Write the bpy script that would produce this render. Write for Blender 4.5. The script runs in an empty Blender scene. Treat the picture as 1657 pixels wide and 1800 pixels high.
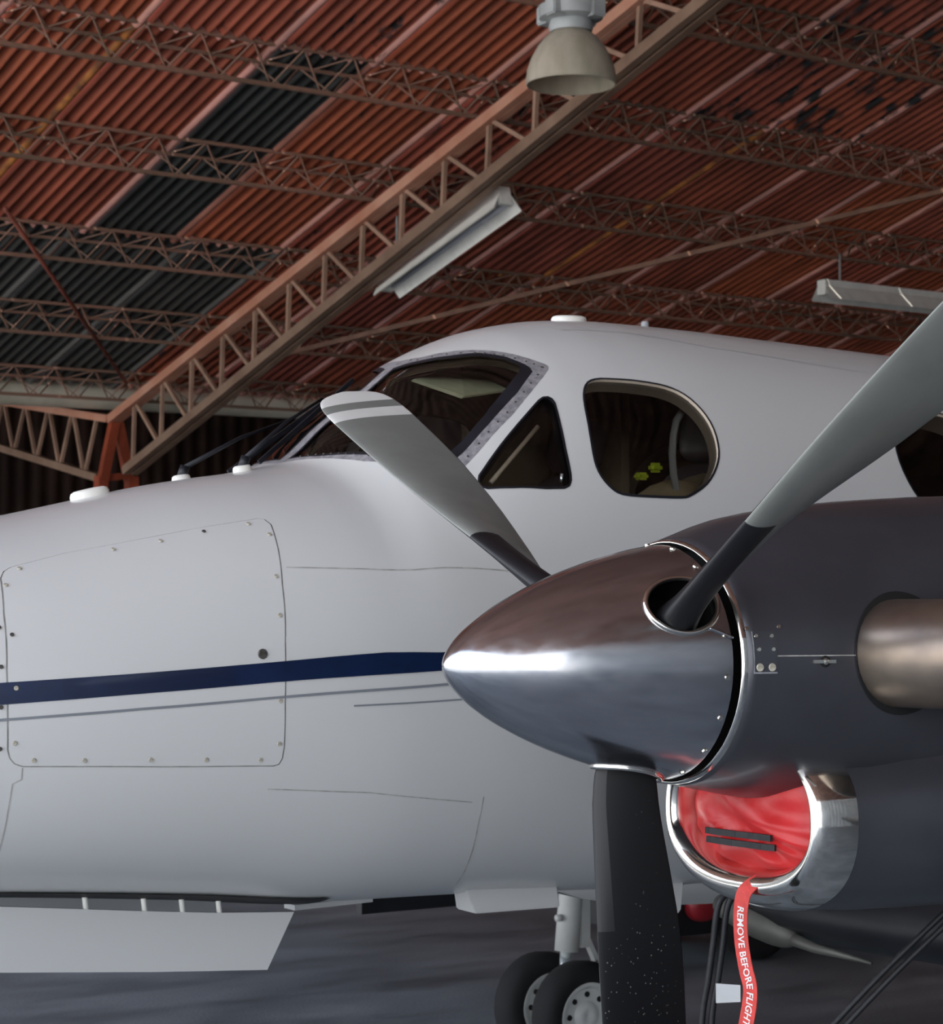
import bpy, bmesh, math, random
from mathutils import Vector, Matrix
from mathutils.geometry import delaunay_2d_cdt
random.seed(7)
scene = bpy.context.scene
COL = scene.collection

# ------------------------------------------------------------------ camera, sky, sun, exposure
AZ = math.radians(33.0); PITCH = math.radians(2.34); FPX = 3838.0
CR = Vector((math.cos(AZ), -math.sin(AZ), 0)); CD = Vector((math.sin(AZ), math.cos(AZ), 0))
CAM = Vector((-2.369, -5.087, 1.80))
cf = CD*math.cos(PITCH) + Vector((0, 0, 1))*math.sin(PITCH)
cu = -CD*math.sin(PITCH) + Vector((0, 0, 1))*math.cos(PITCH)
cam_data = bpy.data.cameras.new('camera'); cam = bpy.data.objects.new('camera', cam_data); COL.objects.link(cam)
cam.matrix_world = Matrix(((CR.x, cu.x, -cf.x, CAM.x), (CR.y, cu.y, -cf.y, CAM.y), (CR.z, cu.z, -cf.z, CAM.z), (0, 0, 0, 1)))
cam_data.sensor_fit = 'HORIZONTAL'; cam_data.sensor_width = 36.0; cam_data.lens = 36.0*FPX/1657.0
cam_data.clip_end = 500
cam_data.dof.use_dof = True; cam_data.dof.focus_distance = 3.75; cam_data.dof.aperture_fstop = 17.0
scene.camera = cam

world = bpy.data.worlds.new('sky'); scene.world = world; world.use_nodes = True
wn = world.node_tree.nodes; wl = world.node_tree.links; wn.clear()
wo = wn.new('ShaderNodeOutputWorld'); wb = wn.new('ShaderNodeBackground'); wr = wn.new('ShaderNodeValToRGB')
wt = wn.new('ShaderNodeTexCoord'); wsx = wn.new('ShaderNodeSeparateXYZ')
wl.new(wt.outputs['Generated'], wsx.inputs[0]); wl.new(wsx.outputs['Z'], wr.inputs[0])
wr.color_ramp.elements[0].position = 0.0; wr.color_ramp.elements[0].color = (0.96, 0.98, 1.0, 1)
wr.color_ramp.elements[1].position = 0.8; wr.color_ramp.elements[1].color = (0.55, 0.70, 0.95, 1)
wl.new(wr.outputs[0], wb.inputs[0]); wb.inputs[1].default_value = 1.5; wl.new(wb.outputs[0], wo.inputs[0])

sun_d = bpy.data.lights.new('sun', 'SUN'); sun_d.energy = 5.0; sun_d.angle = math.radians(1.0); sun_d.color = (1.0, 0.95, 0.86)
sun = bpy.data.objects.new('sun', sun_d); COL.objects.link(sun)
sun.rotation_euler = Vector((0.40, 0.30, -1.0)).to_track_quat('-Z', 'Y').to_euler()
sun.location = (-20, -20, 30)

vs = scene.view_settings
vs.view_transform = 'Standard'; vs.look = 'None'; vs.exposure = 1.2; vs.gamma = 1.0; vs.use_curve_mapping = False

# ------------------------------------------------------------------ material helpers
def nodemat(name):
    m = bpy.data.materials.new(name); m.use_nodes = True
    nt = m.node_tree; b = nt.nodes['Principled BSDF']
    return m, nt, b
def N(nt, t, **kw):
    n = nt.nodes.new(t)
    for k, v in kw.items(): setattr(n, k, v)
    return n
def noise_fac(nt, scale, detail=4, rough=0.55, coord='Object', stretch=None):
    tc = N(nt, 'ShaderNodeTexCoord'); nz = N(nt, 'ShaderNodeTexNoise')
    nz.inputs['Scale'].default_value = scale; nz.inputs['Detail'].default_value = detail; nz.inputs['Roughness'].default_value = rough
    if stretch:
        mp = N(nt, 'ShaderNodeMapping'); mp.inputs['Scale'].default_value = stretch
        nt.links.new(tc.outputs[coord], mp.inputs[0]); nt.links.new(mp.outputs[0], nz.inputs['Vector'])
    else: nt.links.new(tc.outputs[coord], nz.inputs['Vector'])
    return nz.outputs['Fac']
def ramp(nt, fac, stops):
    r = N(nt, 'ShaderNodeValToRGB'); e = r.color_ramp.elements
    while len(e) < len(stops): e.new(0.5)
    for el, (p, c) in zip(e, stops):
        el.position = p; el.color = (c[0], c[1], c[2], 1) if not isinstance(c, float) else (c, c, c, 1)
    nt.links.new(fac, r.inputs[0]); return r.outputs[0]
def mat(name, col, rough=0.5, metal=0.0, coat=0.0, var=0.0, scale=6.0, bump=0.0, bscale=40.0, col2=None, lo=0.4, hi=0.6, stretch=None, rvar=0.0):
    m, nt, b = nodemat(name)
    b.inputs['Roughness'].default_value = rough; b.inputs['Metallic'].default_value = metal
    b.inputs['Coat Weight'].default_value = coat; b.inputs['Coat Roughness'].default_value = 0.08
    if col2 is None:
        v = var if var else 0.04
        c1 = tuple(max(0, c*(1-v)) for c in col); c2 = tuple(min(1, c*(1+v)) for c in col)
    else: c1, c2 = col, col2
    f = noise_fac(nt, scale, stretch=stretch)
    nt.links.new(ramp(nt, f, [(lo, c1), (hi, c2)]), b.inputs['Base Color'])
    if rvar:
        nt.links.new(ramp(nt, noise_fac(nt, scale*1.7, stretch=stretch), [(0.35, max(0.02, rough-rvar)), (0.65, rough+rvar)]), b.inputs['Roughness'])
    if bump:
        bp = N(nt, 'ShaderNodeBump'); bp.inputs['Strength'].default_value = bump; bp.inputs['Distance'].default_value = 0.01
        nt.links.new(noise_fac(nt, bscale, 6), bp.inputs['Height']); nt.links.new(bp.outputs[0], b.inputs['Normal'])
    return m

M = {}
M['white'] = mat('white_paint', (0.655, 0.655, 0.645), 0.32, coat=0.3, var=0.008, scale=1.2, lo=0.2, hi=0.8)
M['belly'] = M['white']
M['navy'] = mat('navy_paint', (0.004, 0.014, 0.055), 0.3, coat=0.3, var=0.2)
M['greyline'] = mat('grey_line_paint', (0.22, 0.235, 0.26), 0.4)
M['seam'] = mat('seam_sealant', (0.43, 0.42, 0.39), 0.6, var=0.2, scale=30)
M['frame'] = mat('windshield_frame_alloy', (0.30, 0.30, 0.33), 0.45, metal=0.5, col2=(0.52, 0.51, 0.54), scale=60, lo=0.35, hi=0.65)
M['seal'] = mat('black_rubber', (0.008, 0.009, 0.014), 0.5, var=0.3)
M['screw'] = mat('screw_metal', (0.50, 0.46, 0.37), 0.5, metal=0.1, var=0.25, scale=50)
M['darkscrew'] = mat('worn_screw_metal', (0.10, 0.09, 0.08), 0.5, metal=0.5, var=0.3, scale=60)
M['brightscrew'] = mat('bright_screw_metal', (0.85, 0.83, 0.74), 0.18, metal=1.0)
M['liner'] = mat('cabin_liner_brown', (0.30, 0.235, 0.155), 0.8, var=0.3)
M['reveal'] = mat('cream_window_trim', (0.60, 0.50, 0.40), 0.55, var=0.08)
M['leather'] = mat('tan_seat_leather', (0.42, 0.34, 0.22), 0.55, var=0.15, scale=8, bump=0.15)
M['darkleather'] = mat('dark_seat_leather', (0.11, 0.085, 0.10), 0.5, var=0.2)
M['headliner'] = mat('cream_headliner', (0.55, 0.52, 0.38), 0.8, var=0.1)
M['handle'] = mat('grey_hose', (0.35, 0.36, 0.37), 0.45)
M['panelblack'] = mat('instrument_panel_black', (0.012, 0.012, 0.013), 0.6, var=0.3)
M['leafglint'] = mat('leaf_reflection_yellow', (0.45, 0.55, 0.02), 0.8, var=0.2)  # leaf reflections in the side window, put into a colour
M['spinner'] = mat('polished_spinner_metal', (0.60, 0.60, 0.62), 0.20, metal=1.0, var=0.04, scale=5, stretch=(1, 6, 6), rvar=0.05)
M['chrome'] = mat('polished_lip_metal', (0.80, 0.77, 0.71), 0.10, metal=1.0, var=0.06, scale=9, rvar=0.05, bump=0.04, bscale=14)
M['nacelle'] = mat('charcoal_metallic_paint', (0.072, 0.072, 0.084), 0.30, metal=0.45, coat=0.15, var=0.08, scale=5)
M['dark'] = mat('cavity_shade_black', (0.004, 0.004, 0.004), 0.7, var=0.3)  # near-black that puts the shade of hollows and gaps into the colour
M['exhaust'] = mat('heat_stained_exhaust_steel', (0.20, 0.16, 0.14), 0.36, metal=0.85, col2=(0.34, 0.27, 0.21), scale=5, lo=0.35, hi=0.65, rvar=0.08)
M['bladegrey'] = mat('grey_blade_paint', (0.20, 0.205, 0.19), 0.38, var=0.05, scale=10, rvar=0.05)
M['bladewhite'] = mat('white_blade_tip_paint', (0.68, 0.67, 0.64), 0.4)
M['boot'] = mat('black_rubber_boot', (0.006, 0.006, 0.008), 0.48, var=0.3)
M['tyre'] = mat('black_tyre_rubber', (0.006, 0.006, 0.007), 0.85, var=0.3)
M['hub'] = mat('white_wheel_hub', (0.62, 0.62, 0.60), 0.4, var=0.06)
M['oleo'] = mat('chrome_oleo', (0.80, 0.86, 0.88), 0.15, metal=0.8)
M['ribbon'] = mat('red_nylon_ribbon', (0.62, 0.055, 0.045), 0.6, var=0.1, scale=60)
M['letter'] = mat('white_lettering', (0.80, 0.76, 0.74), 0.6)
M['cord'] = mat('black_cord', (0.010, 0.010, 0.012), 0.55, var=0.3, scale=80)
M['tag'] = mat('white_tag', (0.72, 0.72, 0.72), 0.5)
M['inlet'] = mat('dull_grey_alloy', (0.085, 0.083, 0.072), 0.5, metal=0.3, var=0.2)
M['rustlap'] = mat('orange_rust_lap', (0.20, 0.07, 0.03), 0.7, col2=(0.55, 0.20, 0.045), scale=3.0, lo=0.4, hi=0.6)
M['tugred'] = mat('red_tug_paint', (0.34, 0.02, 0.03), 0.35, var=0.1)
M['tugdark'] = mat('dark_tug_steel', (0.01, 0.011, 0.013), 0.5, var=0.2)
M['lampgrey'] = mat('grey_lamp_casting', (0.35, 0.36, 0.36), 0.5, var=0.1)
M['tubewhite'] = mat('white_enamel_fixture', (0.90, 0.88, 0.82), 0.4, var=0.05)
M['tube'] = mat('glass_tube', (0.72, 0.74, 0.80), 0.2)
M['tubegrey'] = mat('reflector_enamel', (0.40, 0.42, 0.48), 0.35)
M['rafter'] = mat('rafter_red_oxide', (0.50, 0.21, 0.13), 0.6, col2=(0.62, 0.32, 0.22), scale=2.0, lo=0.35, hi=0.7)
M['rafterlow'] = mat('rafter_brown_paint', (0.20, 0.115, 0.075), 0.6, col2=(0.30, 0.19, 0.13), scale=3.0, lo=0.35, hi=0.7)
M['web'] = mat('web_brown_paint', (0.36, 0.215, 0.15), 0.6, var=0.15, scale=3)
M['purlin'] = mat('purlin_brown_paint', (0.20, 0.125, 0.085), 0.65, col2=(0.32, 0.165, 0.115), scale=0.6, lo=0.4, hi=0.62)
M['columnred'] = mat('column_red_oxide', (0.30, 0.055, 0.022), 0.55, var=0.2, scale=4)
M['gutter'] = mat('cream_gutter_paint', (0.58, 0.53, 0.41), 0.6, col2=(0.74, 0.69, 0.56), scale=1.5, rvar=0.05)
M['bracered'] = mat('brace_red_oxide', (0.26, 0.07, 0.045), 0.6, var=0.15)
M['bracebrown'] = mat('brace_brown_paint', (0.24, 0.12, 0.075), 0.6, var=0.15)
M['wallbrown'] = mat('dark_brown_wall_sheet', (0.045, 0.02, 0.013), 0.7, var=0.3, scale=1.5)
M['wallpale'] = mat('pale_blue_grey_wall_sheet', (0.50, 0.55, 0.60), 0.6, var=0.12, scale=0.8)
M['apron'] = mat('pale_concrete_apron', (0.50, 0.48, 0.44), 0.8, var=0.1, scale=0.3)
M['roofplain'] = mat('red_oxide_roof_sheet_plain', (0.20, 0.112, 0.095), 0.65, var=0.25, scale=0.7)

# glass: fresnel mix of clear tint and mirror
def glassmat(name, tint):
    m = bpy.data.materials.new(name); m.use_nodes = True; nt = m.node_tree; nt.nodes.clear()
    o = N(nt, 'ShaderNodeOutputMaterial'); mx = N(nt, 'ShaderNodeMixShader'); t = N(nt, 'ShaderNodeBsdfTransparent'); g = N(nt, 'ShaderNodeBsdfGlossy'); fr = N(nt, 'ShaderNodeFresnel')
    fr.inputs[0].default_value = 1.5; t.inputs[0].default_value = (*tint, 1); g.inputs['Roughness'].default_value = 0.02
    nt.links.new(fr.outputs[0], mx.inputs[0]); nt.links.new(t.outputs[0], mx.inputs[1]); nt.links.new(g.outputs[0], mx.inputs[2]); nt.links.new(mx.outputs[0], o.inputs[0])
    return m
M['glass'] = glassmat('window_acrylic', (0.80, 0.80, 0.76))
M['wsglass'] = glassmat('windshield_glass', (0.78, 0.80, 0.72))

# acrylic lampshade: smoky translucent
m, nt, b = nodemat('smoky_prismatic_shade'); M['shade'] = m
b.inputs['Base Color'].default_value = (0.30, 0.27, 0.20, 1); b.inputs['Roughness'].default_value = 0.35; b.inputs['Transmission Weight'].default_value = 0.35; b.inputs['IOR'].default_value = 1.12
nt.links.new(ramp(nt, noise_fac(nt, 9, stretch=(1, 1, 0.3)), [(0.35, (0.42, 0.38, 0.29)), (0.7, (0.60, 0.53, 0.44))]), b.inputs['Base Color'])

# roof sheets: colour from the object, stains by noise (object alpha = how stained)
def roofmat(name, lap=False):
    m, nt, b = nodemat(name); b.inputs['Roughness'].default_value = 0.62
    oi = N(nt, 'ShaderNodeObjectInfo'); tc = N(nt, 'ShaderNodeTexCoord')
    mp = N(nt, 'ShaderNodeMapping'); mp.inputs['Scale'].default_value = (3.2, 0.8, 1.0)
    ad = N(nt, 'ShaderNodeVectorMath', operation='ADD'); cm = N(nt, 'ShaderNodeCombineXYZ'); mu = N(nt, 'ShaderNodeMath', operation='MULTIPLY'); mu.inputs[1].default_value = 37.0
    nt.links.new(oi.outputs['Random'], mu.inputs[0]); nt.links.new(mu.outputs[0], cm.inputs[0]); nt.links.new(mu.outputs[0], cm.inputs[1])
    nt.links.new(tc.outputs['Object'], mp.inputs[0]); nt.links.new(mp.outputs[0], ad.inputs[0]); nt.links.new(cm.outputs[0], ad.inputs[1])
    n1 = N(nt, 'ShaderNodeTexNoise'); n1.inputs['Scale'].default_value = 1.0; n1.inputs['Detail'].default_value = 5; nt.links.new(ad.outputs[0], n1.inputs['Vector'])
    n2 = N(nt, 'ShaderNodeTexNoise'); n2.inputs['Scale'].default_value = 2.3; n2.inputs['Detail'].default_value = 6; n2.inputs['Roughness'].default_value = 0.65; nt.links.new(ad.outputs[0], n2.inputs['Vector'])
    hs = N(nt, 'ShaderNodeHueSaturation'); nt.links.new(oi.outputs['Color'], hs.inputs['Color'])
    v = N(nt, 'ShaderNodeMapRange'); v.inputs[1].default_value = 0.3; v.inputs[2].default_value = 0.7; v.inputs[3].default_value = 0.65; v.inputs[4].default_value = 1.35
    nt.links.new(n1.outputs['Fac'], v.inputs[0]); nt.links.new(v.outputs[0], hs.inputs['Value'])
    col = hs.outputs[0]
    if lap:
        mx0 = N(nt, 'ShaderNodeMix', data_type='RGBA'); mx0.inputs[0].default_value = 0.85
        lc = N(nt, 'ShaderNodeHueSaturation'); lc.inputs['Saturation'].default_value = 0.72; lc.inputs['Value'].default_value = 1.9
        nt.links.new(col, lc.inputs['Color']); nt.links.new(col, mx0.inputs[6]); nt.links.new(lc.outputs[0], mx0.inputs[7])
        la = N(nt, 'ShaderNodeMix', data_type='RGBA', blend_type='ADD'); la.inputs[0].default_value = 1.0; la.inputs[7].default_value = (0.055, 0.05, 0.044, 1); nt.links.new(mx0.outputs[2], la.inputs[6]); col = la.outputs[2]
    # stain mask: noise above (1 - alpha)
    sb = N(nt, 'ShaderNodeMath', operation='ADD'); nt.links.new(n2.outputs['Fac'], sb.inputs[0]); nt.links.new(oi.outputs['Alpha'], sb.inputs[1])
    mr = N(nt, 'ShaderNodeMapRange'); mr.inputs[1].default_value = 0.98; mr.inputs[2].default_value = 1.06
    nt.links.new(sb.outputs[0], mr.inputs[0])
    mx = N(nt, 'ShaderNodeMix', data_type='RGBA'); nt.links.new(mr.outputs[0], mx.inputs[0]); nt.links.new(col, mx.inputs[6]); mx.inputs[7].default_value = (0.022, 0.022, 0.024, 1)
    nt.links.new(mx.outputs[2], b.inputs['Base Color'])
    return m
M['pinklap'] = mat('faded_red_lap', (0.38, 0.15, 0.105), 0.62, var=0.15, scale=2)
M['sheet'] = roofmat('painted_roof_sheet'); M['sheetlap'] = roofmat('worn_sheet_lap', True)

# floor: dark bluish asphalt with smoother patches
m, nt, b = nodemat('dark_asphalt_floor'); M['floor'] = m
f1 = noise_fac(nt, 0.9, 6, 0.6, stretch=(1, 2.2, 1)); f2 = noise_fac(nt, 60, 4)
c1 = ramp(nt, f1, [(0.30, (0.115, 0.135, 0.155)), (0.5, (0.22, 0.25, 0.28)), (0.72, (0.32, 0.355, 0.395))])
mxf = N(nt, 'ShaderNodeMix', data_type='RGBA', blend_type='MULTIPLY'); mxf.inputs[0].default_value = 0.5
nt.links.new(c1, mxf.inputs[6]); nt.links.new(ramp(nt, f2, [(0.3, (0.6, 0.6, 0.6)), (0.7, (1.0, 1.0, 1.0))]), mxf.inputs[7]); nt.links.new(mxf.outputs[2], b.inputs['Base Color'])
nt.links.new(ramp(nt, f1, [(0.35, 0.38), (0.65, 0.55)]), b.inputs['Roughness'])
bp = N(nt, 'ShaderNodeBump'); bp.inputs['Strength'].default_value = 0.25; bp.inputs['Distance'].default_value = 0.01; nt.links.new(f2, bp.inputs['Height']); nt.links.new(bp.outputs[0], b.inputs['Normal'])

# black blade face, speckled with chips
m, nt, b = nodemat('chipped_black_blade_paint'); M['bladeblack'] = m
b.inputs['Roughness'].default_value = 0.6; b.inputs['Specular IOR Level'].default_value = 0.25
vo = N(nt, 'ShaderNodeTexVoronoi'); vo.inputs['Scale'].default_value = 95; tc = N(nt, 'ShaderNodeTexCoord'); nt.links.new(tc.outputs['Object'], vo.inputs['Vector'])
sp = ramp(nt, vo.outputs['Distance'], [(0.10, 1.0), (0.17, 0.0)])
pz = ramp(nt, noise_fac(nt, 7, 3), [(0.50, 0.0), (0.62, 1.0)])
mm = N(nt, 'ShaderNodeMath', operation='MULTIPLY'); nt.links.new(sp, mm.inputs[0]); nt.links.new(pz, mm.inputs[1])
mxb = N(nt, 'ShaderNodeMix', data_type='RGBA'); nt.links.new(mm.outputs[0], mxb.inputs[0]); mxb.inputs[6].default_value = (0.006, 0.006, 0.007, 1); mxb.inputs[7].default_value = (0.16, 0.16, 0.15, 1)
nt.links.new(mxb.outputs[2], b.inputs['Base Color'])

# red quilted cover cloth
m, nt, b = nodemat('red_nylon_cover'); M['red'] = m
b.inputs['Roughness'].default_value = 0.36; b.inputs['Sheen Weight'].default_value = 0.05
nt.links.new(ramp(nt, noise_fac(nt, 14, 4), [(0.35, (0.52, 0.013, 0.014)), (0.65, (0.62, 0.022, 0.024))]), b.inputs['Base Color'])
bp = N(nt, 'ShaderNodeBump'); bp.inputs['Strength'].default_value = 0.25; bp.inputs['Distance'].default_value = 0.006; nt.links.new(noise_fac(nt, 26, 3, 0.5), bp.inputs['Height']); nt.links.new(bp.outputs[0], b.inputs['Normal'])

# ------------------------------------------------------------------ object helpers
def worldloc(o):
    v = Vector((0, 0, 0))
    while o is not None: v = v + o.location; o = o.parent
    return v
def mk(name, V, F, mats, parent=None, smooth=False, midx=None, normals=None, base=None, label=None):
    if not isinstance(mats, (list, tuple)): mats = [mats]
    if parent is not None: off = worldloc(parent)
    else:
        if base is None:
            xs = [v[0] for v in V]; ys = [v[1] for v in V]; zs = [v[2] for v in V]
            base = ((min(xs)+max(xs))/2, (min(ys)+max(ys))/2, min(zs))
        off = Vector(base)
    me = bpy.data.meshes.new(name)
    me.from_pydata([(v[0]-off.x, v[1]-off.y, v[2]-off.z) for v in V], [], F)
    for mt in mats: me.materials.append(M[mt] if isinstance(mt, str) else mt)
    if midx: me.polygons.foreach_set('material_index', midx)
    if smooth: me.polygons.foreach_set('use_smooth', [True]*len(me.polygons))
    me.update()
    if normals: me.normals_split_custom_set_from_vertices([tuple(n) for n in normals])
    o = bpy.data.objects.new(name, me); COL.objects.link(o)
    if parent is not None: o.parent = parent
    else: o.location = off
    if label: o['label'] = label
    return o
def thing(name, label, cat, loc, group=None):
    o = bpy.data.objects.new(name, None); COL.objects.link(o); o.location = loc; o.empty_display_size = 0.2
    o['label'] = label; o['category'] = cat
    if group: o['group'] = group
    return o
def tag(o, label, cat, group=None):
    o['label'] = label; o['category'] = cat
    if group: o['group'] = group
    return o
def struct(o, label=None):
    o['kind'] = 'structure'
    if label: o['label'] = label
    return o
class MB:
    def __init__(s): s.V = []; s.F = []; s.I = []
    def add(s, V, F, i=0):
        k = len(s.V); s.V += [Vector(v) for v in V]; s.F += [tuple(a+k for a in f) for f in F]; s.I += [i]*len(F)
    def bar(s, a, b, w, d, up=(0, 0, 1), i=0):
        a = Vector(a); b = Vector(b); t = (b-a).normalized(); up = Vector(up)
        if abs(t.dot(up)) > 0.98: up = Vector((1, 0, 0))
        x = t.cross(up).normalized(); y = x.cross(t).normalized()
        V = []
        for p in (a, b):
            for sx, sy in ((-1, -1), (1, -1), (1, 1), (-1, 1)): V.append(p + x*sx*w/2 + y*sy*d/2)
        s.add(V, [(0, 3, 2, 1), (4, 5, 6, 7), (0, 1, 5, 4), (1, 2, 6, 5), (2, 3, 7, 6), (3, 0, 4, 7)], i)
    def box(s, lo, hi, i=0):
        x0, y0, z0 = lo; x1, y1, z1 = hi
        V = [(x0, y0, z0), (x1, y0, z0), (x1, y1, z0), (x0, y1, z0), (x0, y0, z1), (x1, y0, z1), (x1, y1, z1), (x0, y1, z1)]
        s.add(V, [(0, 3, 2, 1), (4, 5, 6, 7), (0, 1, 5, 4), (1, 2, 6, 5), (2, 3, 7, 6), (3, 0, 4, 7)], i)
    def tube(s, path, r, n=10, caps=True, i=0, closed=False):
        P = [Vector(p) for p in path]; k = len(P)
        R = r if isinstance(r, (list, tuple)) else [r]*k
        prev = None; rings = []
        for j in range(k):
            if closed: t = (P[(j+1) % k]-P[j-1]).normalized()
            else: t = (P[min(j+1, k-1)]-P[max(j-1, 0)]).normalized()
            if prev is None:
                u = Vector((0, 0, 1)) if abs(t.z) < 0.9 else Vector((1, 0, 0))
                x = t.cross(u).normalized()
            else: x = (prev - t*prev.dot(t)).normalized()
            prev = x; y = t.cross(x)
            rings.append([P[j] + (x*math.cos(2*math.pi*q/n) + y*math.sin(2*math.pi*q/n))*R[j] for q in range(n)])
        V = [v for rg in rings for v in rg]; F = []
        for j in range(k if closed else k-1):
            j2 = (j+1) % k
            for q in range(n): F.append((j*n+q, j*n+(q+1) % n, j2*n+(q+1) % n, j2*n+q))
        if caps and not closed: F += [tuple(range(n))[::-1], tuple(range((k-1)*n, k*n))]
        s.add(V, F, i)
    def lathe(s, prof, c, axis, n=32, i=0, seam=None):
        c = Vector(c); ax = Vector(axis).normalized()
        u = Vector((0, 0, 1)) if abs(ax.z) < 0.9 else Vector((1, 0, 0))
        x = ax.cross(u).normalized(); y = ax.cross(x)
        V = []; F = []
        for (a, r) in prof:
            for q in range(n):
                t = 2*math.pi*q/n; V.append(c + ax*a + (x*math.cos(t)+y*math.sin(t))*r)
        for j in range(len(prof)-1):
            for q in range(n): F.append((j*n+q, j*n+(q+1) % n, (j+1)*n+(q+1) % n, (j+1)*n+q))
        s.add(V, F, i)
    def build(s, name, mats, parent=None, smooth=False, base=None, label=None):
        return mk(name, s.V, s.F, mats, parent, smooth, s.I, None, base, label)
def smooth_by_angle(o, deg=35):
    me = o.data; bm = bmesh.new(); bm.from_mesh(me)
    for f in bm.faces: f.smooth = True
    for e in bm.edges:
        if len(e.link_faces) == 2 and e.calc_face_angle(0) > math.radians(deg): e.smooth = False
        else: e.smooth = True
    bm.to_mesh(me); bm.free(); return o
def recalc(o):
    bm = bmesh.new(); bm.from_mesh(o.data); bmesh.ops.recalc_face_normals(bm, faces=bm.faces); bm.to_mesh(o.data); bm.free(); return o
def bevel(o, w, seg=2):
    bm = bmesh.new(); bm.from_mesh(o.data)
    bmesh.ops.remove_doubles(bm, verts=bm.verts, dist=1e-5)
    bmesh.ops.bevel(bm, geom=list(bm.edges), offset=w, segments=seg, affect='EDGES', clamp_overlap=True)
    bm.to_mesh(o.data); bm.free(); return smooth_by_angle(o, 40)
def pchip(T):
    X = [t[0] for t in T]; Y = [t[1] for t in T]; n = len(X)
    h = [X[i+1]-X[i] for i in range(n-1)]; d = [(Y[i+1]-Y[i])/h[i] for i in range(n-1)]; m = [0.0]*n
    for i in range(1, n-1):
        if d[i-1]*d[i] > 0:
            w1 = 2*h[i]+h[i-1]; w2 = h[i]+2*h[i-1]; m[i] = (w1+w2)/(w1/d[i-1]+w2/d[i])
    m[0] = d[0]; m[-1] = d[-1]
    def f(x):
        x = min(max(x, X[0]), X[-1]); i = 0
        while i < n-2 and x > X[i+1]: i += 1
        t = (x-X[i])/h[i]
        return (2*t**3-3*t*t+1)*Y[i]+(t**3-2*t*t+t)*h[i]*m[i]+(-2*t**3+3*t*t)*Y[i+1]+(t**3-t*t)*h[i]*m[i+1]
    return f
def inpoly(x, y, P):
    c = False; j = len(P)-1
    for i in range(len(P)):
        if (P[i][1] > y) != (P[j][1] > y) and x < (P[j][0]-P[i][0])*(y-P[i][1])/(P[j][1]-P[i][1])+P[i][0]: c = not c
        j = i
    return c
def segdist(px, py, a, b):
    dx, dy = b[0]-a[0], b[1]-a[1]; l = dx*dx+dy*dy
    t = max(0, min(1, ((px-a[0])*dx+(py-a[1])*dy)/l)) if l > 0 else 0
    return math.hypot(px-a[0]-t*dx, py-a[1]-t*dy)
def densify(P, step):
    out = []
    for i in range(len(P)):
        a, b = P[i], P[(i+1) % len(P)]; n = max(1, int(math.ceil(math.hypot(b[0]-a[0], b[1]-a[1])/step)))
        for k in range(n): out.append((a[0]+(b[0]-a[0])*k/n, a[1]+(b[1]-a[1])*k/n))
    return out
def cr_closed(P, sub=4):      # closed Catmull-Rom smoothing
    out = []; n = len(P)
    for i in range(n):
        p0, p1, p2, p3 = P[i-1], P[i], P[(i+1) % n], P[(i+2) % n]
        for k in range(sub):
            t = k/sub; q = []
            for d in range(2):
                q.append(0.5*(2*p1[d]+(p2[d]-p0[d])*t+(2*p0[d]-5*p1[d]+4*p2[d]-p3[d])*t*t+(3*p1[d]-p0[d]-3*p2[d]+p3[d])*t**3))
            out.append(tuple(q))
    return out
def cdt(us, vsl, polys, gap):
    """triangulate a (u,v) grid so that its edges follow the given outlines; class of a triangle = last polygon containing it"""
    pts = []; u0, u1, v0, v1 = us[0], us[-1], vsl[0], vsl[-1]
    boxes = [(min(p[0] for p in P)-gap, max(p[0] for p in P)+gap, min(p[1] for p in P)-gap, max(p[1] for p in P)+gap) for P in polys]
    for u in us:
        for v in vsl:
            edge = u in (u0, u1) or v in (v0, v1); bad = False
            for P, B in zip(polys, boxes):
                if B[0] <= u <= B[1] and B[2] <= v <= B[3]:
                    for i in range(len(P)):
                        if segdist(u, v, P[i-1], P[i]) < gap: bad = True; break
                if bad: break
            if edge or not bad: pts.append((u, v))
    E = []
    for P in polys:
        k = len(pts); pts += list(P); E += [(k+i, k+(i+1) % len(P)) for i in range(len(P))]
    r = delaunay_2d_cdt([Vector(p) for p in pts], E, [], 0, 1e-6)
    vo = [(v[0], v[1]) for v in r[0]]; cl = []
    for t in r[2]:
        cx = sum(vo[i][0] for i in t)/3; cy = sum(vo[i][1] for i in t)/3; c = -1
        for k, (P, B) in enumerate(zip(polys, boxes)):
            if B[0] <= cx <= B[1] and B[2] <= cy <= B[3] and inpoly(cx, cy, P): c = k
        cl.append(c)
    return vo, [tuple(t) for t in r[2]], cl
def subset(vo, tris, keep):
    mp = {}; V = []; F = []
    for t, k in zip(tris, keep):
        if not k: continue
        f = []
        for i in t:
            if i not in mp: mp[i] = len(V); V.append(vo[i])
            f.append(mp[i])
        F.append(tuple(f))
    return V, F

# ------------------------------------------------------------------ hangar frame: p along the purlins, h across, z up
HP = CR*math.sin(math.radians(55)) + CD*math.cos(math.radians(55))
HH = -CR*math.cos(math.radians(55)) + CD*math.sin(math.radians(55))
H0 = Vector((CAM.x, CAM.y, 0)); TAN = math.tan(math.radians(15.6)); ZR0 = 11.091
def W(p, h, z): return H0 + HP*p + HH*h + Vector((0, 0, z))
def zroof(h): return ZR0 - TAN*h
RIDGE = 4.5; EAVE = 23.95; FRONT = -9.0
PL, PR = -5.0, 42.0

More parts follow.
